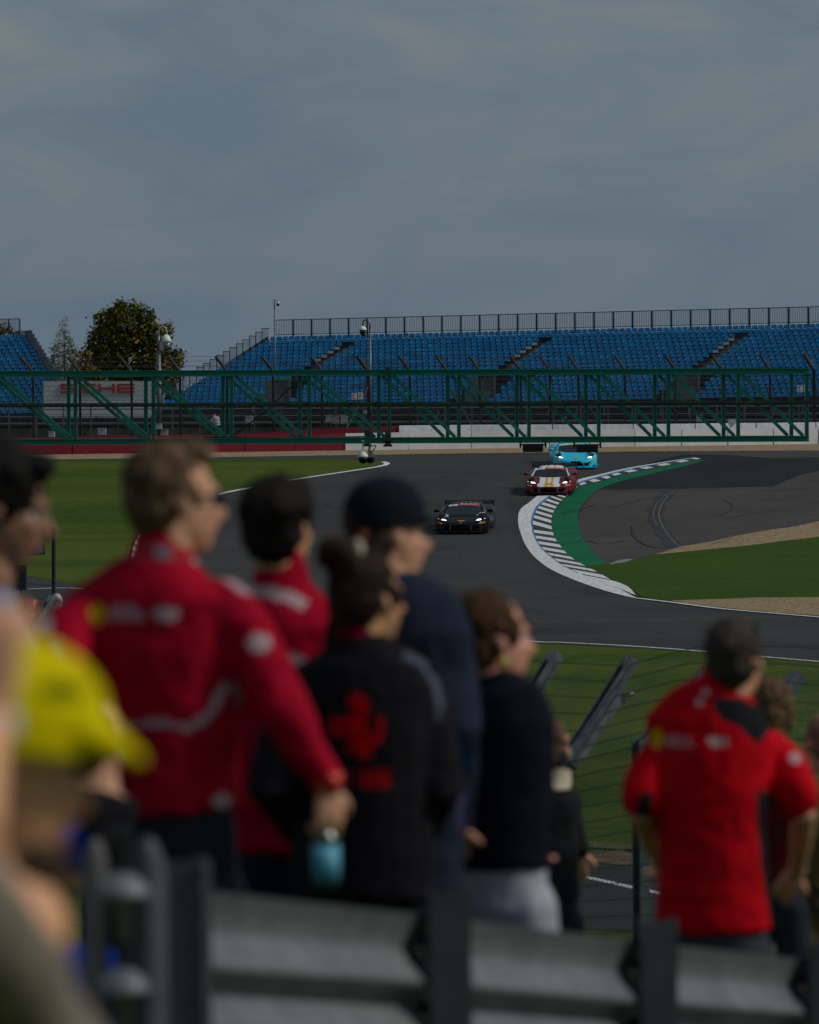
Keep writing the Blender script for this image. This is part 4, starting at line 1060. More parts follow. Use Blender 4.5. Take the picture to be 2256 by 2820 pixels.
    # cabin interior silhouettes: driver helmet seen through the glass edge
    return root
CARP = {'black': mat('black_car_paint', (.004,.005,.007), .25, spec=.12), 'red': mat('dark_red_car_paint', (.15,.004,.012), .3, spec=.25), 'blue': mat('light_blue_car_paint', (.0,.58,.80), .3, coat=.2)}
car('black race car with a red sun strip and lit headlights, nearest of the three cars', 1269, 1472, 0, R(-5.5), CARP['black'], False, (red_ban, 'FAGC', white_ban), True, carbon)
car('dark red race car with white bonnet and twin yellow stripes, clipping the kerb', 1511, 1366, 0, R(-5.5), CARP['red'], True, (red_ban, 'FAGC', white_ban), False, carbon)
car('light blue race car with lit headlights, farthest of the three cars, partly under the truss', 1586, 1293, 0, R(1.2), CARP['blue'], False, (mat('banner_yellow', (.62,.60,.05), .5), None, None), True, carbon)

# ============================================================ ROADSIDE THINGS AT THE LEFT
b = gpt(148, 1637); Pb = 105.0
def onP(px, py, ref):
    d = (ref-CP).dot(CM @ Vector((0,0,-1))); return pt(px, py, F/d)
mk_root = thing('light_board', b, 'black gallows post carrying a grey light panel beside the dark haired man at the left', 'marshal board')
mb = MB(); mb.beam(b-Z3*.1, onP(148,1456,b), .09, .09); mb.beam(onP(152,1456,b), onP(108,1452,b), .07, .09); mb.box(onP(120,1450,b), (.18,.1,.10)); mb.build('post', mat('black_steel', (.015,.018,.024), .5), mk_root)
c = onP(86, 1497, b); mb = MB(); mb.box(c, (.80,.08,.66)); mb.build('panel_frame', mat('panel_black', (.01,.012,.014), .5), mk_root)
MB().box(c-Vector((.01,.05,-.01)), (.74,.03,.60)).build('panel', mat('panel_grey', (.16,.20,.23), .4), mk_root)
MB().beam(onP(112, 1454, b), onP(110, 1468, b), .05, .05).build('hanger', MATS['black_steel'], mk_root)
MB().box(onP(82, 1511, b)-Vector((0,.08,0)), (.30,.02,.08)).build('panel_label', mat('panel_brown', (.10,.07,.06), .6), mk_root)
b2 = gpt(58, 1640); mb = MB(); root = thing('light_box', b2, 'upright black box on a stand at the left edge below the light board', 'light box')
c = onP(58, 1590, b2); mb.box(c, (.32,.25,.74)); mb.box(c-Vector((0,.14,0)), (.27,.03,.68)); mb.build('case', mat('panel_black2', (.014,.017,.020), .5, var=.3), root)
MB().tube([b2-Z3*.1, c-Z3*.3], .035, 8).build('post', steel_g, root); MB().box(c+Vector((-.21,.02,0)), (.06,.2,.72)).build('side_plate', steel_d, root)
b3 = gpt(10, 1660); root = thing('marshal_hut', b3, 'pinkish pole and mesh frame at the very left edge', 'frame')
mb = MB()
for x in (0, 12): mb.tube([onP(x, 1680, b3), onP(x, 1500, b3)], .03 if x == 12 else .06, 8)
mb.build('pole', mat('pale_pink', (.33,.27,.27), .6), root)
mb = MB()
for k in range(18): mb.beam(onP(22, 1560+k*6, b3), onP(34, 1560+k*6, b3), .008, .008)
mb.beam(onP(22,1540,b3), onP(22,1665,b3), .03, .03); mb.beam(onP(34,1540,b3), onP(34,1665,b3), .03, .03); mb.build('mesh_frame', steel_g, root)
# red barrier clutter behind the fence at the left
for (x0, x1, y0, y1, lb, m) in ((64,150,1648,1760,'red plastic barrier block behind the near debris fence at the left', mat('red_plastic', (.30,.02,.035), .5, var=.35, scale=3)), (30,58,1665,1740,'small red block left of the red plastic barrier', MATS['red_plastic'] if 'red_plastic' in MATS else None)):
    b4 = gpt((x0+x1)/2, y1); P4 = F/((b4-CP).dot(CM @ Vector((0,0,-1)))); wd = (x1-x0)/P4; ht = (y1-y0)/P4
    root = thing('plastic_barrier', b4, lb, 'barrier', 'red plastic barriers behind the near fence')
    mb = MB()
    n = max(1, int(wd/.3)); 
    for k in range(n):
        xc = b4.x-wd/2+(k+.5)*wd/n; h_ = ht*(1-.07*(k % 2)); mb.lathe((xc, b4.y, b4.z), [(wd/n*.52,0),(wd/n*.50,h_*.2),(wd/n*.42,h_*.25),(wd/n*.5,h_*.32),(wd/n*.5,h_*.6),(wd/n*.42,h_*.65),(wd/n*.5,h_*.7),(wd/n*.45,h_),(.02,h_)], 12)
    mb.build('barrier_body', MATS['red_plastic'], root)
b5 = gpt(158, 1690); root = thing('marker_barrel', b5, 'worn white rounded post beside the red jacket at the left', 'barrel')
P5 = F/((b5-CP).dot(CM @ Vector((0,0,-1)))); r5 = 15/P5
MB().lathe(b5, [(r5,0),(r5,45/P5*.8),(r5*.9,45/P5),(r5*.5,54/P5),(.02,56/P5)], 16).build('shell', mat('worn_white', (.50,.46,.44), .8, var=.3, scale=12, stretch=(3,3,.4)), root)
mb = MB(); b6 = gpt(60, 1700)
for k in range(7): 
    a = onP(20+random.random()*30, 1690+k*10, b6); mb.tube([a, a+Vector((.3,-.1,.05)), a+Vector((.8+random.random()*.3,-.1,-.12))], .02, 6)
tag(mb.build('wire_coil', steel_d, None, b6), 'tangle of thin wires hanging behind the near fence at the left', 'wires')

# marshal in white, crouching behind the far wall
# ============================================================ NEAR CATCH FENCE
near_post = mat('near_post_steel', (.105,.125,.14), .5, metal=.3, var=.3, scale=6)
near_post2 = mat('zinc_sleeve', (.17,.19,.20), .45, metal=.5, var=.3, scale=8)
def depth(p): return (p-CP).dot(CM @ Vector((0,0,-1)))
LA, LB = Vector((-3.98, 43.7)), Vector((3.47, 34.1)); nd = (LB-LA).normalized(); na = Vector((-nd.y, nd.x))
if na.y < 0: na = -na
def near_at(px):
    """point on the fence line (elbow line) that projects on column px"""
    best = None; lo, hi = -12.0, 30.0
    for _ in range(50):
        m_ = (lo+hi)/2; q = LA+nd*m_; x = 1128+F*q.x/q.y
        if x < px: lo = m_
        else: hi = m_
    return LA+nd*lo
nf = thing('catch_fence', Vector((.8, 38, g(38))), 'near debris fence with cranked steel posts and woven wire mesh in front of the spectators', 'fence')
TOPS = [(-60,1628),(45,1634),(150,1646),(370,1672),(600,1700),(830,1725),(1060,1750),(1290,1775),(1535,1800),(1742,1816),(1950,1852),(2203,1862),(2420,1885)]
elb = []
for i, (tx, ty) in enumerate(TOPS):
    # elbow sits below left of the tip
    ex = tx-187*(.62+.38*min(1, max(0, tx/1700))); q = near_at(ex); D = q.y; ey = ty+(285 if tx < 1900 else 200)*(.66 if tx < 200 else 1)
    e_ = pt(ex, ey, F/D); tip = e_+Vector((na.x*.80, na.y*.80, 0)); tz = pt(tx, ty, F/(tip.y)).z
    t = Vector((pt(tx, ty, F/tip.y).x, tip.y, tz)); elb.append(e_)
    mb = MB(); up = Vector((nd.x, nd.y, 0))
    mb.ibeam(Vector((e_.x, e_.y, g(e_.y)-.2)), e_+Z3*.05, .115, .115, up, .014)
    mb.ibeam(e_-Z3*.03, t, .13, .10, up, .016)
    mb.build('fence_post', near_post, nf)
    if tx == 1742:
        a = e_.lerp(t, .02)-up*.0+Vector((.03,-.07,-.04)); b = e_.lerp(t, .73)+Vector((.03,-.07,-.06)); mb = MB(); mb.beam(a, b, .12, .13); mb.beam(a+Vector((.0,-.05,.02)), b+Vector((0,-.05,.02)), .05, .03); mb.box(b+Vector((.04,-.02,-.05)), (.07,.07,.09)); mb.build('splice_sleeve', near_post2, nf)
        MB().tube([b+Vector((.03,0,-.03)), b+Vector((.16,0,.0))], .02, 8).build('bolt', steel_g, nf)
mw = MB(); nE = len(elb)
for k in range(15):
    f = k/14.0; pts_ = []
    for e_ in elb: z0 = g(e_.y)+.1; pts_.append(Vector((e_.x, e_.y-.06, z0+(e_.z-z0)*f)))
    pts_ = [pts_[0]-(pts_[1]-pts_[0])*2]+pts_+[pts_[-1]+(pts_[-1]-pts_[-2])*2]
    for a, b in zip(pts_, pts_[1:]): mw.beam(a, b, .009, .009)
for k in range(6):
    f = .18+.16*k
    for i in range(nE-1):
        tips = []
        for j in (i, i+1):
            e_ = elb[j]; tips.append(e_+Vector((na.x*.80*f, na.y*.80*f, .95*f-.04)))
        mw.beam(tips[0], tips[1], .009, .009)
mw.build('wires', mat('dull_wire', (.075,.09,.095), .6, metal=.3), nf)
# woven mesh: zig zag wires between the horizontals
a, b = elb[0], elb[-1]; dd = (b-a); a2 = a-dd*.1; b2 = b+dd*.1
def elbz(f):
    q = a2.lerp(b2, f); 
    for e0, e1 in zip(elb, elb[1:]):
        if e0.x <= q.x <= e1.x: return e0.z+(e1.z-e0.z)*(q.x-e0.x)/(e1.x-e0.x)
    return elb[0].z if q.x < elb[0].x else elb[-1].z
nm_ = mat('mesh_wire', (.10,.115,.12), .6, metal=.3)
net('mesh', (a2.x, a2.y+.03, 0), (b2.x, b2.y+.03, 0), lambda f: g(a2.y+(b2.y-a2.y)*f)+.05, elbz, .06, .0034, nm_, nf, W=Vector((na.x, na.y, 0)))
mesh2 = MB()
for i in range(nE-1):
    e0, e1 = elb[i], elb[i+1]; Ln = (e1-e0).length; n = int(Ln/.06)
    for s in (1, -1):
        for k in range(n):
            
            if not 0 <= k+s*8 <= n: continue
            p = e0.lerp(e1, k/n); q = e0.lerp(e1, (k+s*8)/n); q = q+Vector((na.x*.74, na.y*.74, .86)); d = (q-p); v = d.normalized().cross(Vector((na.x,na.y,-.8)).normalized())*.0030
            mesh2.add([p-v, q-v, q+v, p+v], [(0,1,2,3)])
mesh2.build('overhang_mesh', nm_, nf)

# ============================================================ GUARDRAIL
galv = mat2('galvanised_rail', [(.15,.18,.19),(.22,.25,.26),(.12,.14,.15),(.25,.28,.28)], 2.5, 14, rough=.55, mixf=.5); MATS['galvanised_rail'].node_tree.nodes['Principled BSDF'].inputs['Metallic'].default_value = .35
postg = mat2('rail_post_steel', [(.075,.090,.098),(.11,.13,.14),(.07,.08,.088),(.12,.14,.15)], 2.0, 10, rough=.6, mixf=.5); MATS['rail_post_steel'].node_tree.nodes['Principled BSDF'].inputs['Metallic'].default_value = .35
P0 = 1350.0
def rail_i(i): Pi = P0/(1+.1435*i); return (-628+756*i)/(1+.1435*i)+1128, Pi
gr_ = thing('guardrail', pt(500, 3300, P0), 'blurred galvanised steel guardrail with upright posts along the bottom of the photo', 'guardrail')
tops = {-1: 2290, 0: 2372, 1: 2462, 2: 2540, 3: 2596, 4: 2640}
rp = {}
for i in range(-1, 5):
    x, Pi = rail_i(i)
    if i == -1: x, Pi = rail_i(-.6)
    rp[i] = pt(x, tops[i], Pi)
rdir = (rp[3]-rp[0]).normalized(); rn = Vector((-rdir.y, rdir.x, 0)).normalized()
if rn.y < 0: rn = -rn
for i in (0, 1, 2, 3, 4):
    p = rp[i]; gz_ = g(p.y)-.3; mb = MB(); X1 = Vector((1,0,0)); base = Vector((p.x, p.y, gz_))
    w_ = .125 if i == 0 else .092
    if i == 0: p = p-Vector((.018,0,0)); base = base-Vector((.018,0,0))
    mb.beam(base, p, w_, .006, Vector((0,1,0))); mb.beam(base+Vector((-w_/2,.04,0)), p+Vector((-w_/2,.04,0)), .006, .085, Vector((0,1,0))); mb.beam(base+Vector((w_/2,.04,0)), p+Vector((w_/2,.04,0)), .006, .085, Vector((0,1,0)))
    mb.beam(base+Vector((w_/2-.012,.082,0)), p+Vector((w_/2-.012,.082,0)), .03, .006, Vector((0,1,0)))
    mb.build('post', postg, gr_)
    if i == 0: MB().beam(base+Vector((w_/2+.006,-.004,0)), p+Vector((w_/2+.006,-.004,-.0)), .018, .012, Vector((0,1,0))).build('post_flange', galv, gr_)
    for zz in (-.13, -.29):
        c = p+Vector((-.066,.052,zz)); m2 = MB(); m2.box(c, (.036,.03,.07)); m2.tube([c+Vector((-.01,-.03,-.01)), c+Vector((-.01,-.055,-.012))], .018, 8); m2.build('spacer_block', mat('dark_spacer', (.012,.013,.014), .7), gr_)
# W profile, 0.31 high, swept along the posts
prof = [(.042,0),(.030,-.03),(.010,-.078),(.014,-.092),(.040,-.13),(.056,-.150),(.060,-.160),(.048,-.172),(.012,-.190),(.0,-.202),(.0,-.220),(.030,-.245),(.056,-.275),(.062,-.292),(.054,-.305),(.02,-.318)]
def wbeam(drop, i0, i1, name='rail_beam'):
    q0, q1 = rp[i0], rp[i1]
    mb = MB(); n = len(prof)
    pts_ = [rp[i]+Vector((0,0,-.052-drop))+rn*.118 for i in range(i0, i1+1)]
    pts_.append(pts_[-1]+rdir*1.5)
    vs = []
    for p in pts_:
        for d, z in prof: vs.append(p-rn*d*1.05+Z3*z)
    for p in pts_:
        for d, z in prof: vs.append(p-rn*(d*1.05-.005)+Z3*z)
    M_ = len(pts_)*n
    fs = [(k*n+j, k*n+j+1, (k+1)*n+j+1, (k+1)*n+j) for k in range(len(pts_)-1) for j in range(n-1)]
    fs += [tuple(M_+v for v in f[::-1]) for f in fs]
    mb.add(vs, fs, 0, True); o = mb.build(name, galv, gr_)
    return o
wbeam(0, 0, 4); wbeam(.335, 0, 4)
for i in range(0, 4):
    for t in (.12, .30, .55):
        p = rp[i].lerp(rp[i+1], t)+Vector((0,0,-.205))+rn*.105
        MB().ell(p, (.014,.01,.014), n=8, m=6).build('bolt', mat('dark_bolt', (.02,.02,.022), .6), gr_)
# end of the rail at the left: two thin posts and two flanged knobs
ex_, eP = rail_i(-.28)
for (x, y, wd) in ((262, 2330, .05), (405, 2335, .075)):
    p = pt(x, y, 1420); mb = MB(); mb.tube([Vector((p.x, p.y, g(p.y)-.3)), p+Vector((0,0,-.03)), p], [wd*.5, wd*.5, wd*.32], 12, cap='round'); mb.build('end_post', postg if x > 300 else mat('pinkish_zinc', (.15,.14,.14), .6, metal=.3, var=.2), gr_)
for y in (2448, 2712):
    c = pt(338, y, 1440); mb = MB(); mb.lathe(c, [(.015,.03),(.028,.026),(.045,.008),(.056,-.006),(.052,-.016),(.02,-.022),(.012,-.10)], 18); mb.build('end_knob', galv, gr_)
c = pt(338, 2600, 1440); MB().beam(c+Vector((0,.03,.22)), c+Vector((0,.03,-.5)), .03, .03).build('end_bar', MATS['dark_spacer'], gr_)

# ============================================================ PEOPLE
DG = lambda: bpy.context.evaluated_depsgraph_get()
def organic(mb, name, mats, parent, voxel=.010, smooth=6, disp=0.0, dscale=.12, paint=None, disp2=0):
    """union of closed shapes by voxel remesh, smoothed"""
    o = mb.build('tmp', [], parent)
    m = o.modifiers.new('r', 'REMESH'); m.mode = 'VOXEL'; m.voxel_size = voxel; m.use_smooth_shade = True
    s = o.modifiers.new('s', 'SMOOTH'); s.iterations = smooth; s.factor = .5
    for k, (am, sc_) in enumerate(((disp, dscale), (disp2, dscale*.3))):
        if am:
            t = bpy.data.textures.new('folds', 'CLOUDS'); t.noise_scale = sc_; t.noise_depth = 2
            d = o.modifiers.new('d', 'DISPLACE'); d.texture = t; d.strength = am; d.mid_level = .5
    bpy.context.view_layer.update(); me = bpy.data.meshes.new_from_object(o.evaluated_get(DG())); loc = WL[parent.name]
    bpy.data.objects.remove(o); me.name = name
    me.materials.clear()
    for q in (mats if isinstance(mats, (list, tuple)) else [mats]): me.materials.append(q)
    me.polygons.foreach_set('use_smooth', [True]*len(me.polygons))
    mi = [0]*len(me.polygons)
    if paint:
        for k, f in enumerate(me.polygons):
            c = f.center+loc; front = f.normal.dot(CP-c) > 0
            v = paint(c, front); 
            if v: mi[k] = v
    me.polygons.foreach_set('material_index', mi); me.update()
    return link_mesh(name, me, parent, loc)
def inpoly(x, y, poly):
    r = False; j = len(poly)-1
    for i in range(len(poly)):
        xi, yi = poly[i]; xj, yj = poly[j]
        if (yi > y) != (yj > y) and x < (xj-xi)*(y-yi)/(yj-yi)+xi: r = not r
        j = i
    return r
def ellp(cx, cy, rx, ry): return [(cx+rx*math.cos(a*math.pi/8), cy+ry*math.sin(a*math.pi/8)) for a in range(16)]
def band(pts, w):
    L_, R_ = [], []
    for i, p in enumerate(pts):
        a = pts[max(0, i-1)]; b = pts[min(len(pts)-1, i+1)]; dx, dy = b[0]-a[0], b[1]-a[1]; l = math.hypot(dx, dy)
        L_.append((p[0]-dy/l*w/2, p[1]+dx/l*w/2)); R_.append((p[0]+dy/l*w/2, p[1]-dx/l*w/2))
    return L_+R_[::-1]
def painter(shapes):
    """shapes: (polygon in photo px of the place where the mark sits, slot)"""
    def f(c, front):
        if not front: return 0
        x, y = proj(c)
        v = 0
        for poly, s in shapes:
            if inpoly(x, y, poly): v = s
        return v
    return f
skin = mat('skin', (.66,.34,.21), .6, var=.12, scale=12); skin_p = mat('pink_skin', (.72,.33,.24), .6, var=.15, scale=12); skin_t = mat('tan_skin', (.62,.32,.165), .6, var=.12, scale=12)
eye_w = mat('eye_white', (.6,.58,.55), .3); eye_d = mat('eye_dark', (.02,.015,.01), .2); lipm = mat('lips', (.38,.14,.11), .5)
def hairmat(n, c, c2=None): return mat(n, c, .65, col2=c2 or tuple(x*.45 for x in c), scale=40, stretch=(2,2,.6), detail=6, bump=.3, bscale=80, spec=.12)
def cloth(n, c, v=.12): return mat(n, c, .85, var=v, scale=9, bump=.15, bscale=160, spec=.08)
def headframe(yaw, pitch=0.0, roll=0.0): return Matrix.Rotation(-yaw, 3, 'Z') @ Matrix.Rotation(pitch, 3, 'X') @ Matrix.Rotation(roll, 3, 'Y')
def head_shapes(mb, c, H, s=1.0, neck=None, nr=.056):
    def E(p, r, m=None): mb.ell(c+H @ (Vector(p)*s), tuple(q*s for q in r), H if m is None else H @ m, 18, 12)
    E((0,-.018,.032), (.075,.096,.088)); E((0,.022,-.028), (.060,.068,.088)); E((0,.052,-.088), (.030,.030,.026)); E((0,.02,-.06), (.054,.05,.045))
    E((0,.074,.024), (.048,.020,.012)); E((.034,.060,-.022), (.022,.022,.02)); E((-.034,.060,-.022), (.022,.022,.02))
    E((0,.083,-.060), (.023,.013,.006)); E((0,.081,-.071), (.020,.012,.007))
    mb.tube([c+H @ (Vector(p)*s) for p in ((0,.084,.014),(0,.097,-.008),(0,.110,-.030),(0,.100,-.040))], [.008*s,.010*s,.015*s,.011*s], 8, cap='round')
    for q in (-1, 1): E((q*.077,-.008,-.012), (.007,.015,.027)); E((q*.081,-.014,.0), (.005,.010,.013))
    if neck is not None: mb.tube([c+H @ Vector((0,-.018,-.02))*s, c+H @ Vector((0,-.022,-.09))*s, neck], [nr*s*.95, nr*s, nr*1.15], 14, cap='round')
def hand(mb, wrist, d, palm_n, s=1.0, curl=.5, thumb_side=1):
    """palm plus five fingers; d forearm direction, palm_n normal of the palm"""
    d = d.normalized(); n = (palm_n-d*palm_n.dot(d)).normalized(); u = d.cross(n).normalized()*thumb_side
    mb.ell(wrist+d*.045*s, (.040*s, .016*s, .050*s), Matrix((u, n, d)).transposed(), 12, 8)
    mb.tube([wrist-d*.02*s, wrist+d*.02*s], [(.026*s,.020*s),(.032*s,.017*s)], 10, W=u, cap='round')
    for k, (off, ln) in enumerate(((.030,.072),(.010,.082),(-.011,.076),(-.030,.060))):
        p = wrist+d*.082*s+u*off*s; pts_ = [p-d*.02*s, p]; ang = 0; dd = d
        for j in range(3):
            ang += curl*(.55+.12*k)*(.8+.4*j); dd = d*math.cos(ang)+n*math.sin(ang); p = p+dd*ln*s*(.42,.32,.26)[j]; pts_.append(p)
        mb.tube(pts_, [.0095*s,.0095*s,.009*s,.008*s,.007*s], 8, cap='round')
    p = wrist+d*.025*s+u*.034*s; mb.tube([p, p+(u*.6+d*.6+n*.25).normalized()*.036*s, p+(u*.6+d*.6+n*.25).normalized()*.036*s+(d*.85+n*.5).normalized()*.032*s], [.013*s,.011*s,.008*s], 8, cap='round')

def person(label, P, psi, head, hyaw, torso, arms, legs=None, hair=None, top=None, topname='jacket', bottom=None, bottomname='trousers', marks=None, hs=1.0, hpitch=0.0, hroll=0.0, sk=None, shoes=None, coll=.0, bcut=.5, voxel=.010, neckc=None, sleeve=(.062,.045), ps=1.0, feet=None, topmats=None, slv_end=1.0, folds=.026, hat=None, grp='spectators standing by the guardrail'):
    """torso: list of (px, py, half width m, half depth m) from hem to neck; arms: list of [(px,py,P),...] shoulder, elbow, wrist"""
    sk = sk or skin
    D = F/P; foot = pt(torso[0][0], torso[0][1], P); base = Vector((foot.x, foot.y, g(foot.y)))
    root = thing('person', base, label, 'person', grp)
    Wv = Vector((math.cos(psi), -math.sin(psi), 0)); Fv = Vector((math.sin(psi), math.cos(psi), 0))
    hc = pt(head[0], head[1], head[2] if len(head) > 2 else P); H = headframe(hyaw, hpitch, hroll)
    tp = [pt(x, y, P) for x, y, a, b in torso]
    neck = tp[-1]
    body = MB(); head_shapes(body, hc, H, hs, neck)
    body.tube(tp, [(a*.80, b*.80) for x, y, a, b in torso], 16, W=Wv, cap='round')
    hip = tp[0]; hemh = hip.z-base.z; ft = []
    for s in (-1, 1):
        h0 = Vector((hip.x, hip.y, base.z+min(hemh, .90*ps)))+Wv*s*min(.085*ps, torso[0][2]*.5); kn = Vector((base.x, base.y, base.z+.48*ps))+Wv*s*.10*ps+Fv*.02; an = Vector((base.x, base.y, base.z+.09*ps))+Wv*s*.11*ps-Fv*.02
        an.z = g(an.y)+.09*ps
        body.tube([h0-Z3*.09, h0-Z3*.17, kn, an.lerp(kn, .6), an], [min(.072*ps, torso[0][2]*.44),.066*ps,.050*ps,.050*ps,.034*ps], 12, cap='round'); ft.append((h0, kn, an))
    for A_ in arms:
        q = [pt(*a) for a in A_['pts']]
        body.tube([q[0].lerp(q[1], .15), q[0].lerp(q[1], .5), q[1], q[1].lerp(q[2], .4), q[2]], [.045*ps,.044*ps,.038*ps,.037*ps,.025*ps], 12, cap='round')
        hand(body, q[2], A_.get('hd', None) or (q[2]-q[1]), A_.get('pn', Fv), ps*A_.get('hs', 1.0), A_.get('curl', .5), A_.get('ts', 1))
    fc = {}
    def skinpaint(c, front):
        l = H.transposed() @ (c-hc)/hs
        for s in (-1, 1):
            dx, dz = l.x-s*.030, l.z-.004
            if l.y > .055 and (dx/.016)**2+(dz/.008)**2 < 1: return 2 if dx*dx+dz*dz < .007**2 else 1
        if l.y > .07 and abs(l.x) < .024 and -.078 < l.z < -.056: return 3
        return 0
    organic(body, 'body', [sk, eye_w, eye_d, lipm], root, voxel=.0085, smooth=3, paint=skinpaint)
    # hair
    if hair:
        hm, kind = hair; hb = MB()
        def E(p, r): hb.ell(hc+H @ (Vector(p)*hs), tuple(q*hs for q in r), H, 18, 12)
        if kind in ('short', 'quiff', 'curly', 'thin'):
            k_ = {'short': 1.0, 'quiff': .95, 'curly': 1.16, 'thin': .965}[kind]
            E((0,-.030,.045), (.080*k_,.094*k_,.086*k_)); E((0,-.052,-.005), (.072*k_,.062*k_,.080*k_))
            for s in (-1, 1): E((s*.066,-.004,.018), (.016*k_,.030,.036))
            if kind == 'quiff': E((.0,.035,.098), (.056,.045,.028)); E((0,.060,.098), (.046,.026,.020))
            if kind == 'curly':
                for _ in range(26):
                    u = Vector((random.gauss(0,1), random.gauss(-.4,1), abs(random.gauss(.6,.8)))).normalized(); E((u.x*.078, -.03+u.y*.092, .04+u.z*.088), (.026,.026,.024))
                E((0,.055,.105), (.055,.035,.030))
        elif kind == 'bun':
            E((0,-.026,.042), (.082,.096,.088)); E((0,-.055,.0), (.074,.064,.085)); E((-.01,-.085,-.055), (.045,.03,.03))
            for s in (-1, 1): E((s*.070,.012,.01), (.014,.040,.040))
            for _ in range(12): u = Vector((random.gauss(0,1), random.gauss(0,1), random.gauss(0,1))).normalized(); E((-.0+u.x*.030, -.115+u.y*.025, .115+u.z*.034), (.028,.026,.026))
            E((0,-.10,.10), (.045,.04,.05))
        elif kind == 'tied':
            E((0,-.026,.040), (.080,.096,.087)); E((0,-.050,-.01), (.074,.062,.088)); E((0,-.075,-.075), (.045,.035,.06))
            for s in (-1, 1): E((s*.068,.018,.02), (.014,.034,.034))
        elif kind == 'long':
            E((0,-.026,.040), (.086,.100,.090)); E((0,-.055,-.04), (.084,.062,.115)); E((0,-.05,-.12), (.085,.05,.08))
            for s in (-1, 1): E((s*.070,.005,-.03), (.022,.04,.09))
        elif kind == 'cropped':
            E((0,-.030,.040), (.077,.092,.084)); E((0,-.050,-.02), (.068,.056,.075))
        organic(hb, 'hair', hm, root, voxel=.008, smooth=1, disp=.022, dscale=.035, disp2=.012)
    # garment
    gb = MB(); gb.tube(tp, [(a, b) for x, y, a, b in torso], 20, W=Wv, cap=True)
    for A_ in arms:
        q = [pt(*a) for a in A_['pts']]; e_ = A_.get('end', slv_end)     # 1 = to the wrist, .5 = short sleeve
        sh = q[0]-Wv*(0.03 if (q[0]-neck).dot(Wv) > 0 else -.03)
        r0, r1 = A_.get('r', sleeve)
        if e_ >= 1: gb.tube([sh, q[0].lerp(q[1], .3), q[1], q[1].lerp(q[2], .55), q[2].lerp(q[1], .04)], [r0*.98, r0, r0*.88, r0*.78, r1*.80], 14, cap='round')
        else: gb.tube([sh, q[0].lerp(q[1], .35), q[0].lerp(q[1], e_*1.25), q[0].lerp(q[1], e_*1.62)], [r0, r0*1.05, r0*1.10, r0*1.02], 14, cap='round')
    if coll: gb.tube([neck+Z3*(-.02), neck+Z3*coll], [.078, .070], 16, W=Wv, cap='round')
    organic(gb, topname, topmats or [top], root, voxel=voxel, smooth=5, disp=folds, dscale=.13, disp2=.006, paint=painter(marks) if marks else None)
    # legs
    tb = MB()
    tb.tube([Vector((hip.x, hip.y, base.z+min(hemh+.04, 1.0*ps))), Vector((hip.x, hip.y, base.z+.80*ps))], [(torso[0][2]*.90, torso[0][3]*.88), (torso[0][2]*.90, torso[0][3]*.90)], 16, W=Wv, cap='round')
    for h0, kn, an in ft:
        if bottomname == 'shorts': tb.tube([h0-Z3*.08, h0.lerp(kn, .7)], [min(.100*ps, torso[0][2]*.56)]*2, 14, cap='round')
        else: tb.tube([h0-Z3*.08, kn, an+Z3*.0], [min(.100*ps, torso[0][2]*.56), .070*ps, .058*ps], 14, cap='round')
    organic(tb, bottomname, bottom, root, voxel=.012, smooth=5, disp=.015, dscale=.1)
    for h0, kn, an in ft:
        sb = MB(); gz_ = g(an.y); a = Vector((an.x, an.y, gz_+.045)); sb.tube([a-Fv*.08*ps, a, a+Fv*.10*ps, a+Fv*.17*ps], [(.036*ps,.045*ps),(.040*ps,.048*ps),(.045*ps,.036*ps),(.036*ps,.022*ps)], 12, W=Wv, cap='round'); sb.tube([a, a+Z3*.08], .045*ps, 10)
        organic(sb, 'shoe', mat('dark_shoe', (.03,.03,.032), .6), root, voxel=.012, smooth=3)
    return dict(root=root, hc=hc, H=H, hs=hs, W=Wv, F=Fv, tp=tp)
def glasses(pr, m, up=0.0, fwd=0.0):
    H, hc, s = pr['H'], pr['hc'], pr['hs']; mb = MB()
    for q in (-1, 1): mb.ell(hc+H @ (Vector((q*.032,.092+fwd,.006+up))*s), (.029*s,.008*s,.021*s), H @ Matrix.Rotation(-q*.25, 3, 'Z'), 12, 8); mb.beam(hc+H @ (Vector((q*.060,.084+fwd,.012+up))*s), hc+H @ (Vector((q*.086,-.01+fwd,.010+up))*s), .005, .007)
    mb.beam(hc+H @ (Vector((-.01,.098+fwd,.012+up))*s), hc+H @ (Vector((.01,.098+fwd,.012+up))*s), .005, .006)
    return mb.build('sunglasses', m, pr['root'])
black_gl = mat('sunglass_black', (.01,.01,.012), .15, coat=.5)
red_c = cloth('deep_red_cloth', (.38,.003,.022)); red_b = cloth('bright_red_cloth', (.56,.002,.010)); pale = cloth('pale_print', (.50,.36,.38)); pipe = cloth('pale_piping', (.42,.30,.34)); yel = cloth('shield_yellow', (.60,.36,.01)); blk_c = cloth('black_cloth', (.012,.012,.015)); navy = cloth('navy_cloth', (.018,.024,.045)); navy2 = cloth('dark_navy_cloth', (.008,.010,.018)); slate = cloth('slate_navy_cloth', (.020,.028,.050))
jeans = cloth('dark_jeans', (.022,.030,.045)); char = cloth('charcoal_cloth', (.02,.021,.024))
def textrows(x0, x1, y0, y1, rows, gapx=.3, slope=0.0):
    out = []; rh = (y1-y0)/rows
    rs = random.Random(int(x0))
    for r in range(rows):
        x = x0+(0 if r == 0 else rs.random()*4); ya = y0+rh*r+rh*.12; yb_ = y0+rh*(r+1)-rh*.12; xe = x1 if r else x0+(x1-x0)*.75
        while x < xe: wd = rs.uniform(8, 14); s_ = slope*(x-x0); out.append([(x, ya+s_), (x+wd, ya+s_), (x+wd, yb_+s_), (x, yb_+s_)]); x += wd+rs.uniform(2, 5)
    return out

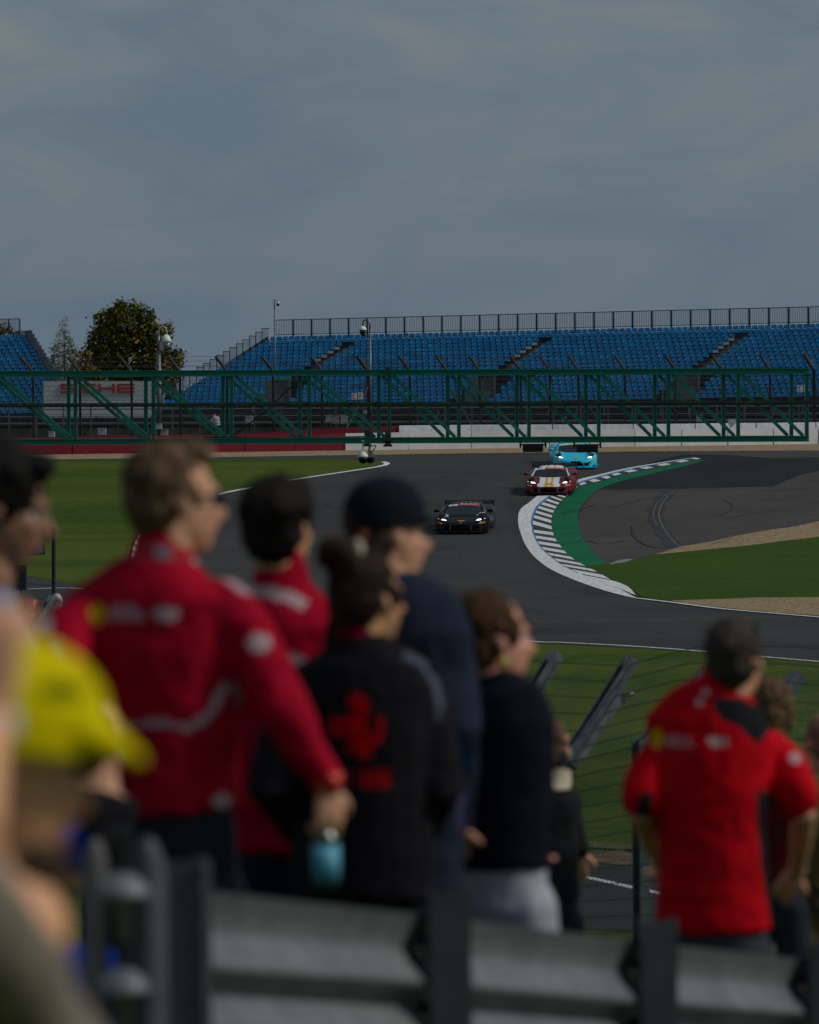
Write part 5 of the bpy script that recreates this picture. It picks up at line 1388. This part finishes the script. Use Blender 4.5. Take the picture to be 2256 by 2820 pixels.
# 1. man in dark red jacket and sunglasses
mk_ = [([(365,1488),(548,1488),(548,1545),(365,1545)], 2), ([(420,1500),(470,1500),(470,1535),(420,1535)], 5)]
mk_ += [(ellp(271,1690,24,30), 3)]+[([(302,1668),(372,1668),(396,1692),(396,1710),(302,1706)], 6), (ellp(458,1690,42,21), 1)]
mk_ += [(band([(535,1535),(600,1575),(690,1630)], 26), 4), (ellp(714,1770,34,28), 1), (ellp(125,1722,24,26), 1), (band([(150,1760),(235,1930),(330,1996),(530,1998),(575,1972),(622,1885)], 24), 4), (ellp(612,2208,26,22), 1), (band([(640,1880),(668,1945)], 20), 4)]
p1 = person('fair haired man in dark red jacket and sunglasses, holding a bottle', 1200, R(14), (482,1380), R(62), [(478,2238,.168,.12),(466,2120,.165,.115),(458,1950,.172,.115),(442,1780,.200,.12),(424,1648,.218,.105),(450,1570,.120,.085),(452,1530,.068,.062)],
    [dict(pts=[(196,1700,1200),(130,1915,1230),(262,2110,1190)], r=(.068,.048), curl=.9, ts=-1), dict(pts=[(648,1665,1205),(785,1965,1215),(908,2165,1215)], r=(.068,.050), curl=.9, hd=Vector((-.03,0,-1)), pn=Vector((-.5,.8,0)))],
    hair=(hairmat('fair_brown_hair', (.16,.10,.052), (.050,.031,.019)), 'quiff'), top=red_c, topmats=[red_c, pale, cloth('collar_red', (.44,.03,.04)), yel, pipe, cloth('grey_print', (.20,.16,.20)), cloth('dim_print', (.42,.22,.25))], marks=mk_, bottom=jeans, coll=.05, hs=1.09, sk=skin, folds=.026)
glasses(p1, black_gl)
MB().ell(p1['hc']+p1['H'] @ Vector((.01,.056,.108)), (.046,.036,.020), p1['H']).build('blond_highlight', hairmat('blond_hair', (.42,.30,.16)), p1['root'])
wb = MB(); wp = pt(900, 2152, 1215); wb.tube([wp+Vector((0,0,.02)), wp-Vector((0,0,.015))], .036, 14, cap=True); wb.build('wristband', mat('orange_band', (.75,.10,.04), .6), p1['root'])
# bottle in his hand
bp_ = pt(898, 2442, 1212); bt = thing('bottle', bp_, 'small bottle with pale blue label, held by the man in sunglasses', 'bottle')
bh = (2442-2262)/1212
MB().lathe(bp_, [(.026,0),(.030,.006),(.030,.10),(.026,.118),(.014,bh-.02),(.012,bh)], 16).build('glass', mat('green_glass', (.012,.05,.03), .2, coat=.5), bt)
MB().lathe(bp_+Z3*.014, [(.0325,0),(.0325,.082)], 18).build('label', mat('label_blue', (.06,.34,.50), .5, col2=(.12,.42,.55), scale=30), bt)
MB().lathe(bp_+Z3*.112, [(.022,0),(.018,.018),(.0135,.03)], 16).build('neck_foil', mat('foil', (.25,.33,.34), .4), bt); MB().lathe(bp_+Z3*(bh-.004), [(.0135,0),(.0135,.014)], 12).build('cap', mat('cap_grey', (.12,.13,.13), .4), bt)

# 2. curly dark haired person in red behind
mk_ = [(band([(655,1622),(735,1630),(800,1645),(842,1668)], 34), 1), (ellp(795,1815,42,16), 1)]
person('dark curly haired person in red, between the fair haired man and navy cap', 1060, R(10), (775,1455), R(28), [(770,2350,.155,.11),(772,2200,.16,.11),(778,2000,.17,.12),(782,1800,.195,.12),(782,1720,.190,.105),(780,1655,.12,.085),(776,1600,.064,.06)],
    [dict(pts=[(600,1760,1060),(580,1990,1060),(640,2180,1030)]), dict(pts=[(960,1770,1060),(985,2000,1060),(930,2190,1020)], ts=-1)],
    hair=(hairmat('near_black_hair', (.018,.013,.010)), 'curly'), top=red_c, topmats=[red_c, pale], marks=mk_, bottom=cloth('navy_jeans', (.012,.018,.04)), coll=.04, hs=1.0, sk=skin_t)

# 3. woman with bun, black jacket with a red rearing horse
horse = [(955,1925),(975,1912),(1000,1912),(1016,1928),(1020,1952),(1012,1980),(1008,1998),(1022,2018),(1036,2022),(1040,1990),(1046,1975),(1060,1982),(1060,2010),(1050,2042),(1030,2056),(1022,2078),(1004,2092),(984,2088),(990,2068),(968,2072),(950,2066),(952,2056),(974,2046),(962,2030),(944,2028),(925,2026),(908,2022),(905,2008),(916,2000),(906,1988),(910,1975),(935,1974),(958,1974),(974,1966),(972,1950),(958,1946)]
mk_ = [(horse, 1), (band([(1112,1802),(1165,1828),(1198,1878),(1212,1935),(1208,1985)], 20), 2), ([(925,1730),(1010,1730),(1010,1757),(925,1757)], 3)]
x = 930
for k, wd in enumerate((20, 20, 22, 22, 20, 22, 10)): mk_.append(([(x, 2118), (x+wd-3, 2118), (x+wd-3, 2134), (x+wd*.45, 2138), (x+wd*.45, 2168), (x, 2168)] if k % 2 == 0 else [(x, 2118), (x+wd-4, 2118), (x+wd-4, 2168), (x, 2168)], 3 if k < 3 else 1)); x += wd+2
p3 = person('woman with hair bun, red rearing horse on her black jacket', 1105, R(12), (1018,1650), R(48), [(1000,2470,.185,.12),(1000,2330,.185,.12),(1000,2180,.175,.12),(1000,2020,.175,.12),(992,1900,.190,.115),(988,1832,.175,.10),(985,1785,.105,.08),(975,1750,.062,.058)],
    [dict(pts=[(815,1905,1100),(745,2170,1110),(860,2330,1080)], r=(.068,.05), curl=.6, ts=-1), dict(pts=[(1175,1900,1100),(1218,2160,1110),(1140,2330,1050)], r=(.066,.05), curl=.6)],
    hair=(hairmat('dark_brown_hair', (.040,.020,.012)), 'bun'), top=blk_c, topmats=[blk_c, cloth('emblem_red', (.52,.0,.006), 0), cloth('grey_blue_piping', (.075,.082,.12)), cloth('dull_red', (.16,.0,.02), 0)], marks=mk_, bottom=blk_c, coll=.02, hs=.96, sk=skin_t, folds=.014, voxel=.0075)
mb = MB(); c = p3['hc']+p3['H'] @ Vector((.02,-.075,.11)); mb.tube([c+p3['H'] @ Vector((.028*math.cos(a), .012*math.sin(a), .030*math.sin(a)+.01*math.cos(a))) for a in [k*math.pi/5 for k in range(7)]], .012, 8, cap='round'); mb.build('hair_tie', mat('cream_scrunchie', (.50,.42,.30), .8), p3['root'])

# 4. man in navy cap
p4 = person('man in a dark navy baseball cap and slate navy top, turned to the right', 1040, R(18), (1070,1475), R(62), [(1120,2480,.155,.11),(1125,2300,.155,.11),(1120,2100,.16,.115),(1110,1900,.185,.12),(1105,1760,.200,.12),(1098,1660,.17,.10),(1082,1615,.10,.08),(1068,1585,.062,.06)],
    [dict(pts=[(920,1730,1040),(900,1990,1060),(1000,2200,1010)], ts=-1), dict(pts=[(1240,1740,1030),(1268,2010,1050),(1262,2270,1030)], r=(.066,.05), curl=.6)],
    hair=(hairmat('grey_brown_hair', (.06,.05,.042)), 'cropped'), top=slate, topmats=[slate, cloth('violet_navy', (.055,.050,.11)), cloth('blue_flash', (.01,.07,.20))], marks=[(band([(1230,2130),(1268,2200),(1290,2290)], 42), 1), (band([(1260,2020),(1290,2110)], 22), 2)], bottom=jeans, hs=1.07, sk=skin, folds=.026)
def cap(pr, m, name='cap', s=1.0, brim_len=.075, droop=.25, crown=.096, wedge=False, mats=None, paintf=None):
    H, hc, hs = pr['H'], pr['hc'], pr['hs']*s; mb = MB()
    def L_(p): return hc+H @ (Vector(p)*hs)
    zz = [.022,.035,.052]+[.052+crown*math.sin(a*math.pi/16) for a in range(1, 9)]; kk = [1.0,1.0,1.0]+[max(.06, math.cos(a*math.pi/16)**.85) for a in range(1, 9)]
    mb.tube([L_((0,-.012,z)) for z in zz], [(.090*hs*k, .108*hs*k) for k in kk], 24, W=H @ Vector((1,0,0)))
    br = [(x, .075+brim_len*math.sqrt(max(0, 1-(x/.072)**2)), .036-droop*.05*(1-(x/.072)**2)) for x in [-.072+.144*k/10 for k in range(11)]]+[(.062,.05,.040),(-.062,.05,.040)]
    mb.prism([L_(p) for p in br], H @ Vector((0,0,.010))*hs)
    if wedge: mb.tube([L_((0,.030,.062)), L_((0,.075,.046)), L_((0,.075+brim_len*.55,.034)), L_((0,.075+brim_len,.022))], [(.072*hs,.034*hs),(.070*hs,.026*hs),(.056*hs,.013*hs),(.030*hs,.006*hs)], 16, W=H @ Vector((1,0,0)), cap='round')
    mb.ell(L_((0,-.012,.052+crown)), (.008,.008,.005), H, 8, 6)
    return organic(mb, name, mats or [m], pr['root'], voxel=.006, smooth=3, paint=paintf)
cap(p4, cloth('cap_navy', (.008,.012,.022)))

# 5. woman with earring, dark navy top, white shorts
p5 = person('woman with gold earring, dark navy jumper and white shorts', 1015, R(16), (1358,1762), R(66), [(1372,2392,.150,.11),(1370,2280,.150,.11),(1368,2120,.160,.11),(1362,1990,.172,.11),(1352,1910,.145,.095),(1342,1870,.09,.075),(1335,1840,.056,.052)],
    [dict(pts=[(1235,1970,1020),(1230,2200,1030),(1330,2340,970)], ts=-1), dict(pts=[(1448,1975,1010),(1478,2170,1015),(1470,2330,970)], r=(.060,.046))],
    hair=(hairmat('brown_hair', (.085,.042,.018)), 'tied'), top=navy2, bottom=cloth('white_shorts', (.46,.46,.54)), bottomname='shorts', hs=1.08, sk=skin_p, folds=.012)
er = MB(); c = p5['hc']+p5['H'] @ Vector((.086,-.008,-.045)); er.tube([c+p5['H'] @ Vector((.0,.014*math.cos(a),.016*math.sin(a)-.012)) for a in [k*math.pi/6 for k in range(13)]], .0045, 8); er.ell(c+Vector((0,0,-.012)), (.010,.010,.014)); er.build('earring', mat('gold', (.62,.42,.14), .3, metal=.5), p5['root'])

# 6. bald person lower down, cream collar
p6 = person('shaven headed person with a cream collar and black coat', 640, R(10), (1523,2058), R(30), [(1522,2480,.125,.11),(1520,2400,.125,.11),(1518,2280,.13,.11),(1516,2200,.135,.11),(1520,2165,.11,.10),(1524,2150,.08,.075),(1524,2135,.06,.06)],
    [dict(pts=[(1445,2210,640),(1430,2330,640),(1480,2420,620)], ts=-1), dict(pts=[(1556,2205,636),(1578,2300,620),(1600,2342,600)], r=(.06,.05), hd=Vector((-.1,.1,-1)), hs=1.15, curl=.8)],
    hair=(hairmat('stubble_hair', (.16,.095,.065), (.11,.065,.045)), 'thin'), top=blk_c, topmats=[char, cloth('cream_cloth', (.58,.50,.36))], marks=[([(1478,2118),(1575,2118),(1572,2172),(1530,2176),(1492,2160)], 1)], bottom=jeans, coll=.08, hs=.98, sk=skin, grp='spectators further down the bank')

# 7. man in red polo
sh = [([(1935,1877),(2080,1877),(2080,1923),(1972,1900)], 0)]
mk_ = [([(1964,1916),(2035,1920),(2122,1958),(2150,1976),(2118,2012),(2088,2052),(2062,2032),(2036,2002),(1988,1984),(1966,1956)], 1), ([(2083,2170),(2112,2180),(2140,2205),(2152,2400),(2168,2560),(2126,2560),(2098,2400),(2084,2267)], 1), ([(1762,2180),(1794,2180),(1796,2262),(1745,2262)], 1),
    (ellp(1809,2032,17,30), 2), (ellp(1943,1905,11,11), 3), (ellp(1928,1936,12,11), 3), (ellp(2190,2088,18,16), 3)]+[(q, 3) for q in textrows(1832,1912,2020,2056,2, slope=.12)]+[(q, 3) for q in textrows(1946,2020,2026,2056,1, slope=.06)]
p7 = person('man in bright red polo shirt with black yoke, sunglasses on his head', 930, R(8), (2028,1822), R(26), [(1968,2566,.176,.12),(1965,2400,.165,.115),(1958,2250,.165,.12),(1950,2100,.185,.125),(1956,2000,.195,.115),(1975,1940,.150,.095),(1992,1900,.09,.075),(2000,1870,.062,.06)],
    [dict(pts=[(1805,2075,930),(1762,2230,935),(1830,2400,880)], r=(.066,.055), end=.5, ts=-1), dict(pts=[(2135,2055,925),(2215,2240,930),(2195,2400,900)], r=(.068,.056), end=.5, hd=Vector((-.45,.3,-.8)), curl=.9)],
    hair=(hairmat('short_grey_brown_hair', (.070,.055,.045), (.035,.028,.025)), 'short'), top=red_b, topmats=[red_b, cloth('yoke_black', (.014,.014,.017)), yel, pale], marks=mk_, bottom=cloth('grey_jeans', (.05,.06,.075)), hs=1.02, sk=skin, coll=.03, folds=.024)
glasses(p7, black_gl, up=.085, fwd=-.04)
mb = MB(); c = pt(2232, 2162, 915); mb.tube([c+Vector((-.028,.0,.0)), c+Vector((.02,.0,.01))], .022, 12, cap='round'); mb.build('armband', mat('pale_watch', (.45,.42,.36), .4), p7['root']) if False else None

# 8. fair haired person behind him, 9. man at right edge
p8 = person('person with light brown hair half hidden behind the man in the red polo', 650, R(20), (2132,1945), R(50), [(2130,2420,.14,.10),(2130,2300,.15,.11),(2128,2170,.165,.11),(2126,2090,.15,.10),(2124,2055,.09,.075),(2122,2035,.055,.055)],
    [dict(pts=[(2040,2120,650),(2030,2260,660),(2080,2380,640)], ts=-1), dict(pts=[(2200,2120,650),(2205,2270,660),(2180,2390,630)])],
    hair=(hairmat('light_brown_hair', (.16,.095,.045), (.07,.042,.022)), 'long'), top=cloth('maroon_top', (.14,.012,.02)), bottom=jeans, hs=1.0, sk=skin_p, grp='spectators further down the bank')
patt = mat('patterned_cloth', (.16,.11,.03), .8, col2=(.012,.018,.030), scale=9, detail=2)
p9 = person('bald man in an olive top, cut off by the right edge', 640, R(-12), (2262,2045), R(-25), [(2262,2440,.16,.12),(2262,2330,.16,.12),(2262,2240,.17,.12),(2260,2170,.17,.11),(2260,2140,.11,.09),(2260,2120,.062,.06)],
    [dict(pts=[(2188,2200,640),(2175,2300,650),(2200,2400,620)], ts=-1, end=.5), dict(pts=[(2340,2200,640),(2350,2300,650),(2320,2420,620)], end=.5)],
    hair=(hairmat('thin_pink_hair', (.30,.17,.13), (.24,.13,.10)), 'thin'), top=cloth('olive_cloth', (.16,.14,.05)), bottom=patt, hs=1.0, sk=skin_p, grp='spectators further down the bank')

# 10. dark haired man at left edge
p10 = person('black haired man in pale blue shirt at the left edge, facing right', 1230, R(40), (10,1400), R(88), [(-60,2250,.15,.11),(-65,2050,.16,.115),(-70,1900,.18,.12),(-70,1780,.195,.115),(-62,1690,.14,.09),(-48,1640,.08,.07),(-38,1600,.062,.06)],
    [dict(pts=[(-190,1800,1200),(-170,2100,1200),(-90,2280,1150)], ts=-1), dict(pts=[(0,1775,1260),(20,2060,1290),(10,2220,1300)])],
    hair=(hairmat('black_hair', (.012,.010,.009)), 'curly'), top=cloth('pale_blue_cloth', (.22,.27,.42)), bottom=jeans, hs=1.06, hpitch=R(-14), sk=mat('brown_skin', (.34,.165,.10), .6, var=.12, scale=12))

# 11. child behind the yellow cap
p11 = person('child in black with bright blue shorts, mostly hidden behind the yellow cap', 1300, R(8), (262,2040), R(30), [(232,2400,.10,.08),(235,2330,.105,.08),(238,2290,.11,.085),(240,2220,.12,.09),(242,2175,.11,.08),(250,2155,.06,.06)],
    [dict(pts=[(170,2200,1300),(150,2300,1310),(175,2400,1290)], ts=-1), dict(pts=[(300,2200,1290),(296,2320,1310),(262,2420,1280)])],
    hair=(hairmat('child_hair', (.03,.02,.014)), 'cropped'), top=blk_c, topmats=[blk_c, cloth('royal_blue', (.0,.035,.34))], marks=[([(120,2215),(205,2225),(248,2330),(262,2480),(120,2480)], 1)], bottom=MATS['royal_blue'], bottomname='shorts', hs=.80, ps=.72, sk=skin)

# 12. person in the yellow cap, very close
p12 = person('person in a bright yellow cap, nearest at the lower left edge', 2550, R(70), (-8,2130), R(80), [(40,3800,.15,.11),(40,3450,.16,.12),(30,3100,.19,.13),(10,2920,.20,.12),(5,2790,.14,.10),(25,2700,.075,.07),(40,2580,.064,.06)],
    [dict(pts=[(150,2960,2450),(-130,2480,2900),(-42,1990,2800)], curl=.5, hs=.9, hd=Vector((.12,.25,1)), pn=Vector((.4,1,0)), end=.6), dict(pts=[(-120,2900,2350),(-130,3350,2350),(-60,3650,2300)], ts=-1)],
    hair=(hairmat('dark_grey_hair', (.05,.04,.032)), 'cropped'), top=cloth('grey_teal_cloth', (.21,.18,.145)), bottom=char, hs=.90, sk=mat('warm_skin', (.80,.40,.21), .6, var=.15, scale=9), hpitch=R(-6))
def capf(c, front):
    x, y = proj(c); return 1 if front and inpoly(x, y, ellp(170,1905,66,24)) else 0
cap(p12, None, s=1.34, brim_len=.052, crown=.076, droop=.3, wedge=True, mats=[cloth('cap_yellow', (.68,.56,.0), .05), cloth('cap_logo', (.12,.14,.0))], paintf=capf)
mb = MB(); c = pt(-38,1995,2790); mb.tube([c-Vector((0,0,.014)), c+Vector((0,0,.012))], .032, 14); mb.build('wristwatch', mat('badge_grey', (.46,.46,.52), .5), p12['root'])
br = MB(); br.ell(p12['hc']+p12['H'] @ Vector((0,.040,-.088)), (.050,.050,.030), p12['H']); br.build('beard', hairmat('beard_hair', (.10,.06,.035)), p12['root'])

# marshal in white behind the far wall, built small
P_m = PB(592, 5)
mp_ = pt(592, 1190, P_m); 
mr2 = thing('person', Vector((mp_.x, mp_.y, 4.35)), 'tiny marshal in white shirt crouching behind the far red wall', 'person')
mb = MB(); hd = pt(588, 1141, P_m); mb.ell(hd, (.10,.11,.13), n=12, m=8); sh_ = pt(594, 1152, P_m); hp_ = pt(598, 1172, P_m)
mb.tube([hd-Z3*.08, sh_, hp_], [.06, (.20,.13), (.17,.13)], 12, W=Vector((1,0,0)), cap='round')
ft_ = Vector((mp_.x, mp_.y, 4.4))
for s in (-1, 1):
    mb.tube([hp_+Vector((s*.09,0,0)), hp_+Vector((s*.12-.25,-.3,-.10)), ft_+Vector((s*.12,-.05,.05))], [.09,.07,.05], 10, cap='round'); a_ = sh_+Vector((s*.18,0,-.03)); e_ = a_+Vector((-.12,-.12,-.22)); h_ = pt(580, 1160, P_m)
    mb.tube([a_, e_, h_], [.055,.045,.03], 10, cap='round'); hand(mb, h_, h_-e_, Vector((0,0,-1)), 1, .5, s)
organic(mb, 'body', [skin, cloth('marshal_white', (.62,.62,.64)), cloth('marshal_dark', (.03,.03,.035)), hairmat('marshal_hair', (.02,.015,.012))], mr2, voxel=.02, smooth=2, paint=lambda c, f: 3 if c.z > hd.z+.0 else (1 if sh_.z+.08 > c.z > hp_.z+.02 and c.x > sh_.x-.22 else (2 if c.z <= hp_.z+.02 else 0)))
